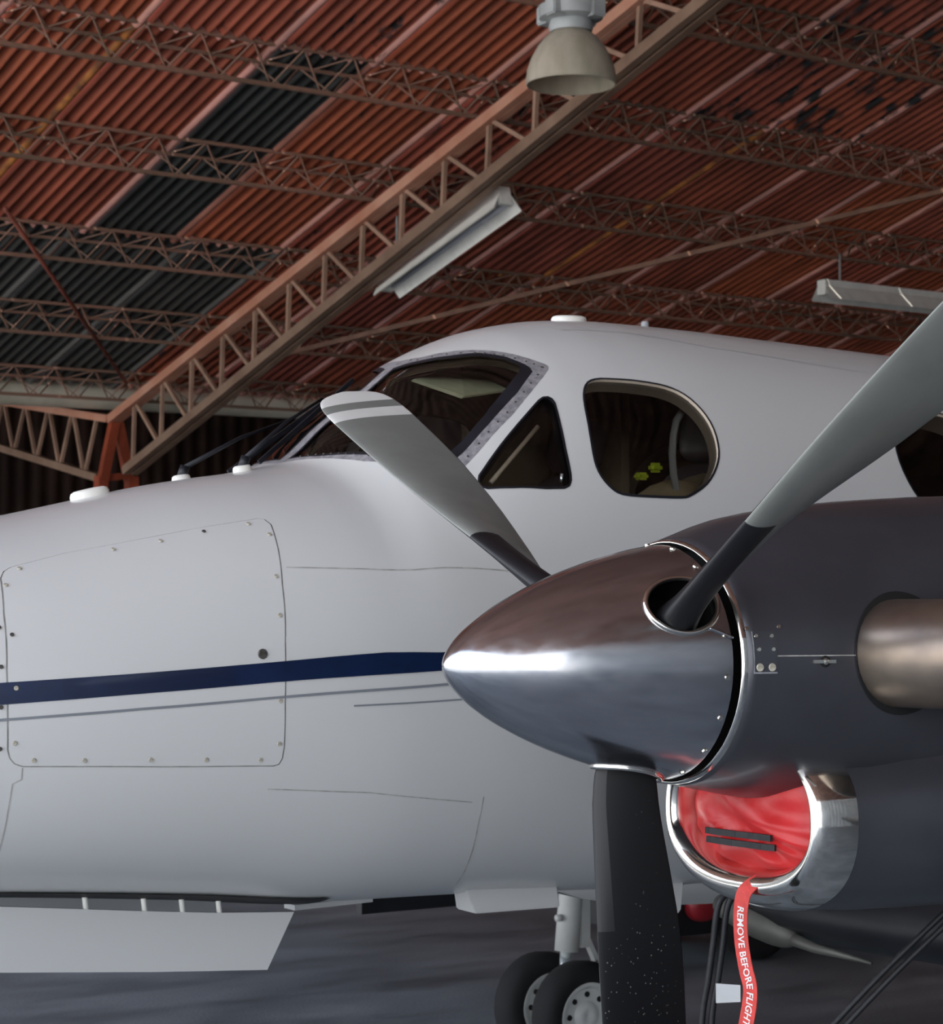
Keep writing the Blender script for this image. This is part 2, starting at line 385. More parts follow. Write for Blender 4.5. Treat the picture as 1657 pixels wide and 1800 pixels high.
floor = struct(mk('floor', [W(PL, FRONT, 0), W(PR, FRONT, 0), W(PR, 36, 0), W(PL, 36, 0)], [(0, 1, 2, 3)], 'floor'), 'dark blue-grey asphalt hangar floor')
struct(mk('floor_apron', [W(-120, -120, -.02), W(120, -120, -.02), W(120, 120, -.02), W(-120, 120, -.02)], [(0, 1, 2, 3)], 'apron'), 'pale sunlit concrete apron outside the hangar')

# roof: individual corrugated sheets where the picture shows them
PITCHW = 0.135
def corr_mesh(w, L, name):
    nw = max(4, round((w-0.09)/PITCHW)); seg = 8; V = []; F = []; I = []
    prof = []
    for k in range(nw*seg+1):
        prof.append(((w-0.09)*k/(nw*seg), 0.044*math.cos(2*math.pi*k/seg)))
    prof += [(w-0.07, -0.025), (w-0.05, -0.052), (w-0.005, -0.052), (w+0.02, -0.018)]
    ts = [0.0, 0.07, L*0.5, L-0.07, L]
    for t in ts:
        for (u, z) in prof: V.append((u, t, z))
    n = len(prof)
    for a in range(len(ts)-1):
        for k in range(n-1):
            F.append((a*n+k, a*n+k+1, (a+1)*n+k+1, (a+1)*n+k)); I.append(1 if (k >= nw*seg+1 or a == 0) else 0)
    me = bpy.data.meshes.new(name); me.from_pydata(V, [], F); me.materials.append(M['sheet']); me.materials.append(M['sheetlap'])
    me.polygons.foreach_set('material_index', I); me.polygons.foreach_set('use_smooth', [True]*len(F)); me.update(); return me
slope = math.atan(TAN)
def sheet_matrix(p, h, dz):
    # local x -> purlin direction, local y -> up the slope (towards the ridge), local z -> roof normal
    ey = (-HH*math.cos(slope) + Vector((0, 0, 1))*math.sin(slope)); ex = HP; ez = ex.cross(ey)
    if ez.z < 0: ez = -ez
    o = W(p, h, zroof(h)+dz)
    return Matrix(((ex.x, ey.x, ez.x, o.x), (ex.y, ey.y, ez.y, o.y), (ex.z, ey.z, ez.z, o.z), (0, 0, 0, 1)))
ceil_pts = []
def corr_strip(p0, p1, h0, h1, zf, pitch=0.27, amp=0.03):
    V = []; F = []; n = int((p1-p0)/pitch*4)
    for k in range(n+1):
        p = p0+(p1-p0)*k/n; a = amp*math.cos(k*math.pi/2)
        V.append(W(p, h0, zf(h0)+a)); V.append(W(p, h1, zf(h1)+a))
    for k in range(n): F.append((2*k, 2*k+1, 2*k+3, 2*k+2))
    return V, F
VIS0, VIS1 = 4.55, 25.3
mbc = MB()
mbc.add(*corr_strip(PL, VIS0, RIDGE, EAVE, zroof)); mbc.add(*corr_strip(VIS1, PR, RIDGE, EAVE, zroof)); mbc.add(*corr_strip(VIS0, VIS1, RIDGE, 12.2, zroof))
mbc.add(*corr_strip(PL, PR, FRONT, RIDGE, lambda h: zroof(RIDGE)-TAN*(RIDGE-h)))
mbc.add(*corr_strip(PL, PR, EAVE-0.1, 36.0, lambda h: zroof(EAVE)+0.06+0.20*(h-EAVE)))
ceiling = struct(mbc.build('ceiling', 'roofplain', None, True, base=tuple(W(18, RIDGE, 0))[:2]+(0,)), 'corrugated red oxide hangar roof on lattice purlins')
seamsA = [4.55, 5.7, 6.84, 7.97, 9.26, 10.27, 11.48, 12.66, 13.85, 14.94, 16.08, 17.2, 18.35, 19.5, 20.6, 21.75, 22.9, 24.1, 25.3]
seams0 = [4.55, 5.7, 6.9, 8.0, 9.17, 10.45, 11.52, 12.66, 13.8, 14.9, 16.08, 17.2, 18.35, 19.5, 20.6, 21.75, 22.9, 24.1, 25.3]
rows = [(23.95, 19.85, seams0, 0.0), (19.95, 16.05, seamsA, -0.012), (16.15, 12.2, seamsA, -0.024)]
cache = {}
for ri, (hb, ht, sm, dz) in enumerate(rows):
    L = (hb-ht)/math.cos(slope)
    for k in range(len(sm)-1):
        p0, p1 = sm[k], sm[k+1]; key = (round(p1-p0, 2), round(L, 2))
        if key not in cache: cache[key] = corr_mesh(p1-p0, L, 'roof_sheet')
        o = bpy.data.objects.new('roof_sheet', cache[key]); COL.objects.link(o)
        o.parent = ceiling; mw = sheet_matrix(p0, hb, dz); o.matrix_local = Matrix.Translation(-ceiling.location) @ mw
        rr = random.random(); mid = (p0+p1)/2
        red = (0.36*(0.85+0.3*rr), 0.088*(0.85+0.3*rr), 0.05*(0.8+0.3*random.random()))
        st = 0.28+0.10*random.random()
        c = red
        if ri == 0 and mid < 11.5: c = (0.062, 0.058, 0.052); st = 0.30
        elif ri == 1 and 9.2 < mid < 10.3: c = (0.040, 0.039, 0.036); st = 0.25
        if ri == 1 and 9.2 < mid < 10.3: o.material_slots[1].link = 'OBJECT'; o.material_slots[1].material = M['pinklap']
        elif ri == 2 and 9.2 < mid < 10.3: st = 0.43
        elif ri == 2 and 13.8 < mid < 16.2: st = 0.47
        elif ri == 1 and 11.5 < mid < 12.7: st = 0.42
        elif ri == 2 and mid > 16.2: st = 0.38
        o.color = (c[0], c[1], c[2], st)
        if ri == 1 and abs(p1-7.97) < .02 or ri == 1 and abs(p1-14.94) < .02: o.material_slots[1].link = 'OBJECT'; o.material_slots[1].material = M['rustlap']
for o in list(ceiling.children): pass

# walls: back wall beyond the valley, far end wall, wall behind the camera (right of the open corner)
def wall(name, A, B, z0, z1a, z1b, material, label, pitch=0.3, amp=0.03):
    A = Vector(A); B = Vector(B); L = (B-A).length; n = int(L/pitch*4); t = (B-A).normalized(); nn = Vector((-t.y, t.x, 0)); V = []; F = []
    for k in range(n+1):
        q = A + t*(L*k/n) + nn*amp*math.cos(k*math.pi/2); V += [(q.x, q.y, z0), (q.x, q.y, z1a+(z1b-z1a)*k/n)]
    for k in range(n): F.append((2*k, 2*k+2, 2*k+3, 2*k+1))
    return struct(mk(name, V, F, material, None, True), label)
wall('wall_back', W(PL, 36, 0), W(PR, 36, 0), 0, 6.9, 6.9, 'wallbrown', 'dark brown corrugated wall beyond the roof valley')
mbw = MB()
pa, pb, pc = W(PR, FRONT, 0), W(PR, RIDGE, 0), W(PR, 36, 0)
V = [pa, pb, pc, W(PR, 36, 6.9), W(PR, EAVE, zroof(EAVE)), W(PR, RIDGE, zroof(RIDGE)), W(PR, FRONT, zroof(RIDGE)-TAN*(RIDGE-FRONT))]
mbw.add(V, [(0, 1, 2, 3, 4, 5, 6)])
struct(mbw.build('wall_right', 'wallbrown'), 'dark brown sheet end wall behind the tail')
zf = zroof(RIDGE)-TAN*(RIDGE-FRONT)
wall('wall_front', W(-1.0, FRONT, 0), W(PR, FRONT, 0), 0, zf, zf, 'wallpale', 'pale blue-grey corrugated wall behind the photographer', 1.0, 0.06)

# ------------------------------------------------------------------ purlins
def purlin_parts(h, p0, p1):
    zt = zroof(h)-0.05; s = 0.15; parts = []
    a = MB(); ztop = zroof(h-s)-0.06; zt2 = zroof(h+s)-0.06; zb = zroof(h)-0.33
    up = Vector((0, 0, 1))
    c1 = MB(); c1.bar(W(p0, h-s, ztop), W(p1, h-s, ztop), 0.03, 0.03)
    c2 = MB(); c2.bar(W(p0, h+s, zt2), W(p1, h+s, zt2), 0.03, 0.03)
    c3 = MB(); c3.bar(W(p0, h, zb), W(p1, h, zb), 0.04, 0.035)
    lc = MB(); n = int((p1-p0)/0.5); r = 0.013
    for k in range(n):
        x = p0+k*0.5
        for (hh, zz, o) in ((h-s, ztop, 0.0), (h+s, zt2, 0.12)):
            A = W(x+o, hh, zz); B = W(x+0.25+o, h, zb); Cc = W(x+0.5+o, hh, zz)
            lc.bar(A, B, r, r); lc.bar(B, Cc, r, r)
        lc.bar(W(x, h-s, ztop), W(x+0.25, h+s, zt2), r*0.9, r*0.9); lc.bar(W(x+0.25, h+s, zt2), W(x+0.5, h-s, ztop), r*0.9, r*0.9)
    return c1, c2, c3, lc
plabels = {14.37: 'brown lattice purlin highest at the right, nearest the roof ridge',
           16.22: 'brown lattice purlin passing behind the bell-shaped lamp',
           18.0: 'brown lattice purlin crossing the rafter by the upper end of the tube light',
           19.96: 'brown lattice purlin where red roof sheets meet the black ones',
           21.79: 'brown lattice purlin across the black roof sheets above the cream gutter',
           23.55: 'brown lattice eave purlin directly above the cream gutter'}
for h, lb in plabels.items():
    r0 = thing('roof_purlin', lb, 'roof purlin', tuple(W(14.5, h, zroof(h)-0.36)), 'lattice purlins under the roof')
    c1, c2, c3, lc = purlin_parts(h, 3.0, 27.0)
    c1.build('top_chord', 'purlin', r0); c2.build('top_chord', 'purlin', r0); c3.build('bottom_chord', 'purlin', r0); lc.build('lacing', 'purlin', r0)

# ------------------------------------------------------------------ main rafter
PF = 11.46
rt = thing('roof_rafter', 'big red-brown truss rafter sloping up from the orange-red column', 'roof truss', tuple(W(PF, 23.5, 3.3)))
def ztopc(h): return 4.023+(23.79-h)*0.2839-0.03
def zbotc(h): return 3.37+(23.28-h)*0.3135
tc_ = MB()
for dp in (-0.045, 0.045): tc_.bar(W(PF+dp, 23.85, ztopc(23.85)), W(PF+dp, 9.0, ztopc(9.0)), 0.075, 0.10, i=0)
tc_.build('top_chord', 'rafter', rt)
bc_ = MB()
for dp in (-0.06, 0.06): bc_.bar(W(PF+dp, 23.4, zbotc(23.4)), W(PF+dp, 9.0, zbotc(9.0)), 0.08, 0.09)
bc_.bar(W(PF, 23.4, zbotc(23.4)+0.05), W(PF, 9.0, zbotc(9.0)+0.05), 0.2, 0.015)
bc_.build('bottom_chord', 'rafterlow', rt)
k = 0; hh = 23.30
while hh > 9.8:
    m1 = MB(); m1.bar(W(PF, hh-0.02, ztopc(hh)), W(PF, hh+0.02, zbotc(hh)), 0.040, 0.040, up=(1, 0, 0)); m1.build('web_member', 'web', rt)
    m2 = MB(); m2.bar(W(PF, hh-0.06, ztopc(hh)), W(PF, hh-0.70, zbotc(hh-0.70)), 0.040, 0.040, up=(1, 0, 0)); m2.build('web_member', 'web', rt)
    hh -= 0.72
# second truss, other side of the valley
r2 = thing('roof_rafter', 'brown tapered truss left of the orange-red column, beyond the gutter', 'roof truss', tuple(W(PF, 26.5, 3.4)))
def zt2(h): return 3.99+(h-23.93)*0.139
def zb2(h): return 3.311+(h-24.315)*0.18
a = MB(); a.bar(W(PF, 23.93, zt2(23.93)), W(PF, 35.8, zt2(35.8)), 0.12, 0.09); a.build('top_chord', 'rafter', r2)
a = MB(); a.bar(W(PF, 24.2, zb2(24.2)), W(PF, 35.8, zb2(35.8)), 0.12, 0.09); a.build('bottom_chord', 'rafterlow', r2)
h_ = 24.3
while h_ < 34:
    a = MB(); a.bar(W(PF, h_, zt2(h_)), W(PF, h_+0.33, zb2(h_+0.33)), 0.040, 0.040, up=(1, 0, 0)); a.build('web_member', 'web', r2)
    a = MB(); a.bar(W(PF, h_+0.37, zb2(h_+0.37)), W(PF, h_+0.68, zt2(h_+0.68)), 0.040, 0.040, up=(1, 0, 0)); a.build('web_member', 'web', r2)
    h_ += 0.72
# column with A-shaped head
cr = thing('laced_column', 'orange-red steel column with A-shaped head behind the aircraft nose', 'column', tuple(W(PF+0.05, 23.86, 0)))
for s_ in (-1, 1):
    a = MB(); a.bar(W(PF+0.04, 23.86, 4.05), W(PF+0.05+s_*0.20, 23.86+s_*0.05, 3.25), 0.11, 0.11, up=(0, 1, 0)); a.build('head_leg', 'columnred', cr)
    a = MB(); a.bar(W(PF+0.05+s_*0.20, 23.86, 0.0), W(PF+0.05+s_*0.20, 23.86, 3.30), 0.12, 0.16, up=(0, 1, 0)); a.build('column_post', 'columnred', cr)
a = MB(); a.bar(W(PF-0.15, 23.86, 3.26), W(PF+0.25, 23.86, 3.32), 0.1, 0.08); a.build('head_tie', 'columnred', cr)
for z in (0.4, 1.1, 1.8, 2.5):
    a = MB(); a.bar(W(PF-0.15, 23.86, z), W(PF+0.25, 23.86, z+0.6), 0.05, 0.05); a.build('lacing_bar', 'columnred', cr)
# cream valley gutter
a = MB(); a.tube([W(p, 24.25, 4.285+0.006*(p-11)) for p in (-4, 4, 12, 20, 30)], 0.16, 20)
tag(a.build('valley_gutter', 'gutter', None, True), 'cream round valley gutter pipe running along the eave', 'gutter')
# braces
a = MB(); a.bar(W(11.60, 20.45, zroof(20.45)-0.98), W(17.6, 15.95, zroof(15.95)-0.40), 0.05, 0.05)
tag(a.build('roof_brace', 'bracebrown'), 'long thin brown brace crossing the roof right of the rafter', 'roof brace')
a = MB(); a.tube([W(8.0, 18.97, zroof(18.97)-0.35), W(11.2, 22.97, zroof(22.97)-0.35)], 0.022, 8)
tag(a.build('roof_brace', 'bracered', None, True), 'thin dark red rod crossing the black roof sheets at left', 'roof brace')

# ------------------------------------------------------------------ lamps
lamp_c = Vector((5.146, 5.397, 4.87))
lr = thing('high_bay_lamp', 'bell-shaped smoky high-bay lamp hanging above the cockpit roof', 'lamp', tuple(lamp_c))
a = MB()
prof = [(0.0, 0.264), (0.005, 0.268), (0.03, 0.270), (0.09, 0.262), (0.16, 0.238), (0.23, 0.200), (0.28, 0.160), (0.315, 0.115), (0.325, 0.10)]
inner = [(z, r-0.006) for z, r in prof[::-1]]
a.lathe(prof+inner+[prof[0]], lamp_c, (0, 0, 1), 48); a.build('shade', 'shade', lr, True)
a = MB(); a.lathe([(0.318, 0.10), (0.318, 0.125), (0.35, 0.135), (0.385, 0.125), (0.39, 0.15), (0.40, 0.19), (0.47, 0.195), (0.48, 0.15), (0.62, 0.13), (0.64, 0.0)], lamp_c, (0, 0, 1), 32); smooth_by_angle(a.build('ballast_housing', 'lampgrey', lr))
for q in range(4):
    t = q*math.pi/2+0.4; c = lamp_c+Vector((0.165*math.cos(t), 0.165*math.sin(t), 0.445))
    a = MB(); a.box((c.x-0.05, c.y-0.05, c.z-0.06), (c.x+0.05, c.y+0.05, c.z+0.05)); bevel(a.build('clamp_lug', 'lampgrey', lr), 0.008)
a = MB(); a.lathe([(0.13, 0.0), (0.13, 0.05), (0.16, 0.075), (0.22, 0.06), (0.32, 0.04)], lamp_c, (0, 0, 1), 24); a.build('bulb', 'tubewhite', lr, True)
lh = (lamp_c - H0).dot(HH); ztop = (zroof(lh) if lh > RIDGE else zroof(RIDGE))
a = MB(); a.tube([lamp_c+Vector((0, 0, 0.62)), Vector((lamp_c.x, lamp_c.y, ztop))], 0.02, 8); a.build('hanger_rod', 'lampgrey', lr)

def fluoro(name_label, A, B, side, hang_to):
    A = Vector(A); B = Vector(B); t = (B-A).normalized(); u = Vector((0, 0, 1)); x = t.cross(u).normalized(); y = x.cross(t).normalized()
    r = thing('fluorescent_fixture', name_label, 'tube light', tuple((A+B)/2 - y*0.12), 'white tube light fixtures')
    # reflector: shallow inverted trough
    prof = [(-0.16, -0.135), (-0.06, 0.02), (-0.06, 0.09), (0.06, 0.09), (0.06, 0.02), (0.16, -0.135)]
    a = MB(); V = [P_ + x*c+y*d for P_ in (A, B) for c, d in prof] + [P_ + x*c*0.96+y*(d-0.008) for P_ in (A, B) for c, d in prof]
    F = []; I = []
    for k in range(5): F += [(k, k+1, 7+k, 6+k), (12+k, 18+k, 19+k, 13+k)]
    F += [(0, 1, 2, 3, 4, 5), (6, 11, 10, 9, 8, 7)]
    a.add(V, F[:-2]); a.build('reflector', 'tubewhite', r)
    for P_, s in ((A, 1), (B, -1)):
        b_ = MB(); b_.bar(P_, P_+t*s*0.05, 0.13, 0.17); b_.build('end_cap', 'tubewhite', r)
    for c in (-0.045, 0.045):
        b_ = MB(); b_.tube([A+x*c*1.3-y*0.045+t*0.04, B+x*c*1.3-y*0.045-t*0.04], 0.019, 12); b_.build('tube', 'tube', r, True)
    b_ = MB(); b_.bar(A+y*0.012+t*0.03, B+y*0.012-t*0.03, 0.112, 0.012); b_.build('ballast_cover', 'tubegrey', r)
    for q in (0.12, 0.88):
        P_ = A+(B-A)*q; b_ = MB(); b_.tube([P_+y*0.09, P_+y*0.09+Vector((0, 0, hang_to))], 0.012, 6); b_.build('hanger', 'lampgrey', r)
    return r
fluoro('white tube light fixture hanging parallel to the big rafter', W(11.74, 18.28, zroof(18.28)-1.02), W(11.74, 16.22, zroof(16.22)-1.02), 1, 0.5)
fluoro('white tube light fixture at the right, partly behind a propeller blade', W(17.45, 17.98, zroof(17.98)-0.70), W(19.9, 17.98, zroof(17.98)-0.70), 1, 0.32)

# ================================================================== AIRCRAFT (nose towards -x, left side towards the camera)
air = thing('airplane', 'white twin-propeller airplane with navy stripe and charcoal engine nacelles', 'airplane', (1.2, 0, 0))
fzt = pchip([(-1.95, 1.62), (-1.6, 1.77), (-1.2, 1.865), (-.8, 1.943), (-.436, 2.008), (-.27, 2.045), (-.07, 2.09), (.083, 2.117), (.18, 2.131), (.25, 2.144), (.32, 2.16), (.355, 2.18), (.449, 2.264), (.519, 2.317), (.591, 2.37), (.673, 2.436), (.75, 2.48), (.84, 2.522), (.937, 2.556), (1.11, 2.588), (1.27, 2.596), (1.47, 2.594), (1.9, 2.582), (2.4, 2.566), (4, 2.5), (6.5, 2.35)])
fzb = pchip([(-1.95, 1.46), (-1.6, 1.25), (-1.2, 1.16), (-.8, 1.12), (-.485, 1.1), (-.045, 1.063), (.3, 1.028), (.8, 1.015), (1.13, 1.0), (1.5, .988), (4, 1.0), (6.5, 1.5)])
fw = pchip([(-1.95, .06), (-1.6, .27), (-1.2, .4), (-.8, .49), (-.44, .56), (0, .62), (.4, .665), (.9, .7), (1.4, .715), (4, .715), (6.5, .45)])
fzm = pchip([(-1.95, 1.54), (-1.2, 1.55), (-.4, 1.6), (.3, 1.68), (1, 1.75), (4, 1.75), (6.5, 1.85)])
fnu = pchip([(-1.95, 2.0), (-.4, 2.15), (.2, 2.2), (.5, 2.1), (1., 2.2), (1.5, 2.3), (6.5, 2.2)])
fnl = pchip([(-1.95, 2.0), (-.4, 2.5), (1.5, 2.6), (6.5, 2.2)])
def sgnpow(a, e): return math.copysign(abs(a)**e, a)
def fus(x, ph):
    t = math.radians(ph); s = math.sin(t); c0 = math.cos(t); c = fzm(x); w = fw(x)
    if c0 >= 0: h = fzt(x)-c; n = fnu(x)
    else: h = c-fzb(x); n = fnl(x)
    return Vector((x, -w*sgnpow(s, 2/n), c+h*sgnpow(c0, 2/n)))
def snormal(S, x, ph, out, e=0.004, ep=0.4):
    a = S(x+e, ph)-S(x-e, ph); b = S(x, ph+ep)-S(x, ph-ep); n = a.cross(b)
    if n.length < 1e-12: return Vector((0, 0, 1))
    n.normalize(); return n if n.dot(out) >= 0 else -n
def fnorm(x, ph):
    q = fus(x, ph); return snormal(fus, min(max(x, -1.94), 6.49), ph, Vector((0, q.y, q.z-fzm(x))))
VS = 0.0115
WS_OUT = [(.705, 0.0), (.717, 6.2), (.7595, 12.1), (.801, 18.3), (.843, 24.7), (.876, 30), (.9, 33.6), (.904, 34.6), (.899, 35.6), (.870, 37.5), (.806, 41), (.736, 44.5), (.634, 48.2), (.5495, 50.8), (.498, 46.3), (.439, 38.7), (.3946, 28.9), (.373, 21.3), (.3545, 13.6), (.338, 5.8), (.325, 0.0)]
WS_SEAL = [(.668, 1.5), (.703, 8.2), (.745, 14.6), (.79, 19.4), (.8276, 25.6), (.8528, 31.3), (.8575, 33.2), (.8554, 34.7), (.783, 39.1), (.6735, 43.7), (.586, 46.4), (.5395, 47.3), (.487, 41.9), (.4326, 33.8), (.392, 22.8), (.3615, 12.5), (.345, 1.5)]
WS_GLASS = [(.657, 2.4), (.69, 9.6), (.734, 16), (.779, 20.9), (.8186, 26.9), (.835, 30.4), (.837, 31.7), (.8252, 33), (.765, 36.4), (.671, 41), (.593, 43.4), (.534, 44.8), (.4945, 40.5), (.439, 32.6), (.397, 22), (.3667, 11.7), (.352, 2.4)]
TRI = [(.835, 43.2), (.8475, 43.5), (.8545, 44.3), (.8564, 45.6), (.8453, 50.6), (.8326, 57), (.826, 62.6), (.8225, 63.9), (.815, 64.8), (.80, 65.0), (.7515, 63.9), (.6638, 60.9), (.604, 58.2), (.59, 57.0), (.587, 55.6), (.5947, 54.2), (.6303, 52.4), (.7135, 48.5), (.82, 43.6)]
DWIN = [(1.0037, 41.71), (1.0643, 42.48), (1.1391, 43.58), (1.2069, 45.08), (1.2539, 47.45), (1.2876, 51.55), (1.3025, 56.21), (1.2962, 61.25), (1.2719, 64.86), (1.2303, 67.95), (1.1739, 69.96), (1.1398, 70.35), (1.0442, 69.81), (.9629, 68.78), (.9271, 66.72), (.9066, 63.57), (.9052, 59.84), (.9209, 52.86), (.9397, 46.75), (.9667, 43.0)]
def ell(cx, cp, rx, rp, n=40): return [(cx+rx*math.cos(2*math.pi*k/n), cp+rp*math.sin(2*math.pi*k/n)) for k in range(n)]
BAG = [(-.537, 44.3), (-.426, 42.2), (-.2096, 42.4), (.0156, 42.9), (.040, 42.8), (.054, 43.6), (.0616, 46.2), (.0491, 55.8), (.031, 68), (.0193, 84.2), (.0189, 94.2), (.0226, 103.2), (.0203, 105.6), (.014, 106.8), (.002, 107.1), (-.177, 106), (-.3765, 104.6), (-.5777, 103.4), (-.595, 102.6), (-.606, 101.2), (-.6117, 99.2), (-.6145, 91.3), (-.6152, 81.6), (-.6049, 63), (-.588, 49), (-.575, 46.2), (-.558, 44.9)]
def sc(P): return [(x, ph*VS) for x, ph in P]
def grow(P, d):      # offset a polygon in scaled (x,v) space
    n = len(P); A = sum(P[i-1][0]*P[i][1]-P[i][0]*P[i-1][1] for i in range(n)); s = 1 if A > 0 else -1; out = []
    for i in range(n):
        a, b, c = P[i-1], P[i], P[(i+1) % n]
        t = Vector((c[0]-a[0], c[1]-a[1])).normalized(); out.append((b[0]+s*d*t.y, b[1]-s*d*t.x))
    return out
polys = []; pname = []
def addpoly(nm, P): polys.append(densify(P, 0.03)); pname.append(nm)
wo_ = sc(WS_OUT)
addpoly('frame', wo_); addpoly('seal', sc(WS_SEAL)); addpoly('glass', sc(WS_GLASS))
addpoly('tri', sc(TRI)); D_ = cr_closed(sc(DWIN), 3); addpoly('dwin', D_)
rw = [sc(ell(cx, 61.0, .207, 14.6)) for cx in (2.15, 2.95, 3.75)]
for P in rw: addpoly('rwin', P)
addpoly('groove', grow(sc(BAG), 0.0022)); addpoly('bag', grow(sc(BAG), -0.0012))
us = sorted(set([-1.95, -1.94, -1.91, -1.86, -1.78, -1.7, -1.6, -1.5, -1.4, -1.3, -1.2, -1.1, -1.0] + [round(-.95+.045*k, 4) for k in range(76)] + [2.55+.15*k for k in range(27)] + [6.5]))
vv = [VS*3.0*k for k in range(61)]
vo, tris, cl = cdt(us, vv, polys, 0.011)
cls = [pname[c] if c >= 0 else 'skin' for c in cl]
def lift(P2, d=0.0):
    out = []; nn = []
    for (x, v) in P2:
        ph = v/VS; n = fnorm(x, ph); out.append(fus(x, ph)+n*d); nn.append(n)
    return out, nn
def both(nm, names, material, parent, d=0.0, smooth=True, flipcopy=True, withnorm=True, joined=False):
    V2, F = subset(vo, tris, [c in names for c in cls]); V, nn = lift(V2, d)
    # orient faces outwards
    FF = []
    for f in F:
        g = (V[f[1]]-V[f[0]]).cross(V[f[2]]-V[f[0]])
        FF.append(f if g.dot(nn[f[0]]) > 0 else f[::-1])
    Vm = [Vector((v.x, -v.y, v.z)) for v in V]; nm_ = [Vector((n.x, -n.y, n.z)) for n in nn]; Fm = [f[::-1] for f in FF]
    if joined:
        k = len(V)
        return [mk(nm, V+Vm, FF+[tuple(i+k for i in f) for f in Fm], material, parent, True, None, (nn+nm_) if withnorm else None)]
    r = [mk(nm, V, FF, material, parent, True, None, nn if withnorm else None)]
    if flipcopy: r.append(mk(nm, Vm, Fm, material, parent, True, None, nm_ if withnorm else None))
    return r
fuse = both('fuselage', ('skin',), 'white', air, joined=True)[0]
both('windshield_frame', ('frame',), 'frame', fuse, joined=True)
both('windshield_seal', ('seal',), 'seal', fuse, 0.0)
both('windshield_pane', ('glass',), 'wsglass', fuse, -0.004)
both('vent_window_pane', ('tri',), 'glass', fuse, -0.006)
both('side_window_pane', ('dwin',), 'glass', fuse, -0.010)
cls_all = cls
for q_ in range(3):
    cls = [('rw%d' % (c_-5) if c_ in (5, 6, 7) else 'x') for c_ in cl]
    both('cabin_window_pane', ('rw%d' % q_,), 'glass', fuse, -0.010)
cls = cls_all
both('access_panel', ('bag',), 'white', fuse, 0.0015)
both('panel_gap', ('groove',), 'seam', fuse, -0.002)
# inner liner (cabin only) and window reveals
V2, F = subset(vo, tris, [c in ('skin', 'groove', 'bag', 'frame') and min(vo[i][0] for i in t) > 0.30 and max(vo[i][0] for i in t) < 5.2 for c, t in zip(cls, tris)])
V, nn = lift(V2, -0.035); k = len(V)
mk('cabin_liner', V+[Vector((v.x, -v.y, v.z)) for v in V], F+[tuple(i+k for i in f[::-1]) for f in F], 'liner', fuse, True)
def reveal(nm, P2, depth, material, d0=0.0, sides=(1, -1)):
    for s in sides:
        V = []; F = []
        for (x, v) in P2:
            ph = v/VS; n = fnorm(x, ph); q = fus(x, ph)
            for d in (d0, -depth): w_ = q+n*d; V.append(Vector((w_.x, w_.y*s, w_.z)))
        n_ = len(P2)
        for i in range(n_): j = (i+1) % n_; F.append((2*i, 2*j, 2*j+1, 2*i+1))
        mk(nm, V, F, material, fuse, True)
reveal('window_reveal', D_, 0.045, 'reveal'); reveal('window_reveal', densify(sc(TRI), 0.03), 0.05, 'seal')
for P in rw[:2]: reveal('window_reveal', P, 0.07, 'reveal')
def ring_on(nm, P2, w, material, d, sides=(1, -1)):
    Po = grow(P2, w/2); Pi = grow(P2, -w/2); n_ = len(P2)
    for s in sides:
        V = []
        for A in (Po, Pi):
            for (x, v) in A: q = fus(x, v/VS)+fnorm(x, v/VS)*d; V.append(Vector((q.x, q.y*s, q.z)))
        F = [(i, (i+1) % n_, n_+(i+1) % n_, n_+i) for i in range(n_)]
        mk(nm, V, F, material, fuse, True)
ring_on('window_gasket', D_, 0.006, 'seal', 0.0015); ring_on('window_gasket', densify(sc(TRI), 0.03), 0.006, 'seal', 0.0015)
for P in rw: ring_on('window_gasket', P, 0.006, 'seal', 0.0015)
a = MB(); q0 = fus(.625, 56.0)-fnorm(.625, 56.0)*.03; q1 = fus(.80, 48.2)-fnorm(.80, 48.2)*.03; a.tube([q0, q1], .006, 8); a.build('vent_window_stay', 'reveal', fuse, True)
a = MB(); q0 = fus(.80, 63.4)-fnorm(.80, 63.4)*.012; a.tube([q0, q0+Vector((.004, 0, .022))], .004, 8); a.build('vent_window_latch', 'oleo', fuse, True)
# strips along the skin: stripes and seams
def strip(nm, pts, w, material, d=0.0012, step=0.04, sides=(1,), close=False):
    P = []
    for i in range(len(pts)-1):
        a, b = pts[i], pts[i+1]; n_ = max(1, int(math.hypot(b[0]-a[0], (b[1]-a[1])*VS)/step))
        for k in range(n_): P.append((a[0]+(b[0]-a[0])*k/n_, a[1]+(b[1]-a[1])*k/n_))
    P.append(pts[-1])
    for s in sides:
        V = []; F = []
        Q = [fus(*p) for p in P]
        for i, p in enumerate(P):
            n = fnorm(*p); t = (Q[min(i+1, len(Q)-1)]-Q[max(i-1, 0)]).normalized(); b = n.cross(t).normalized()
            for e in (-1, 1): q = Q[i]+b*e*w/2+n*d; V.append(Vector((q.x, q.y*s, q.z)))
        for i in range(len(P)-1): F.append((2*i, 2*i+1, 2*i+3, 2*i+2))
        mk(nm, V, F, material, fuse, True)
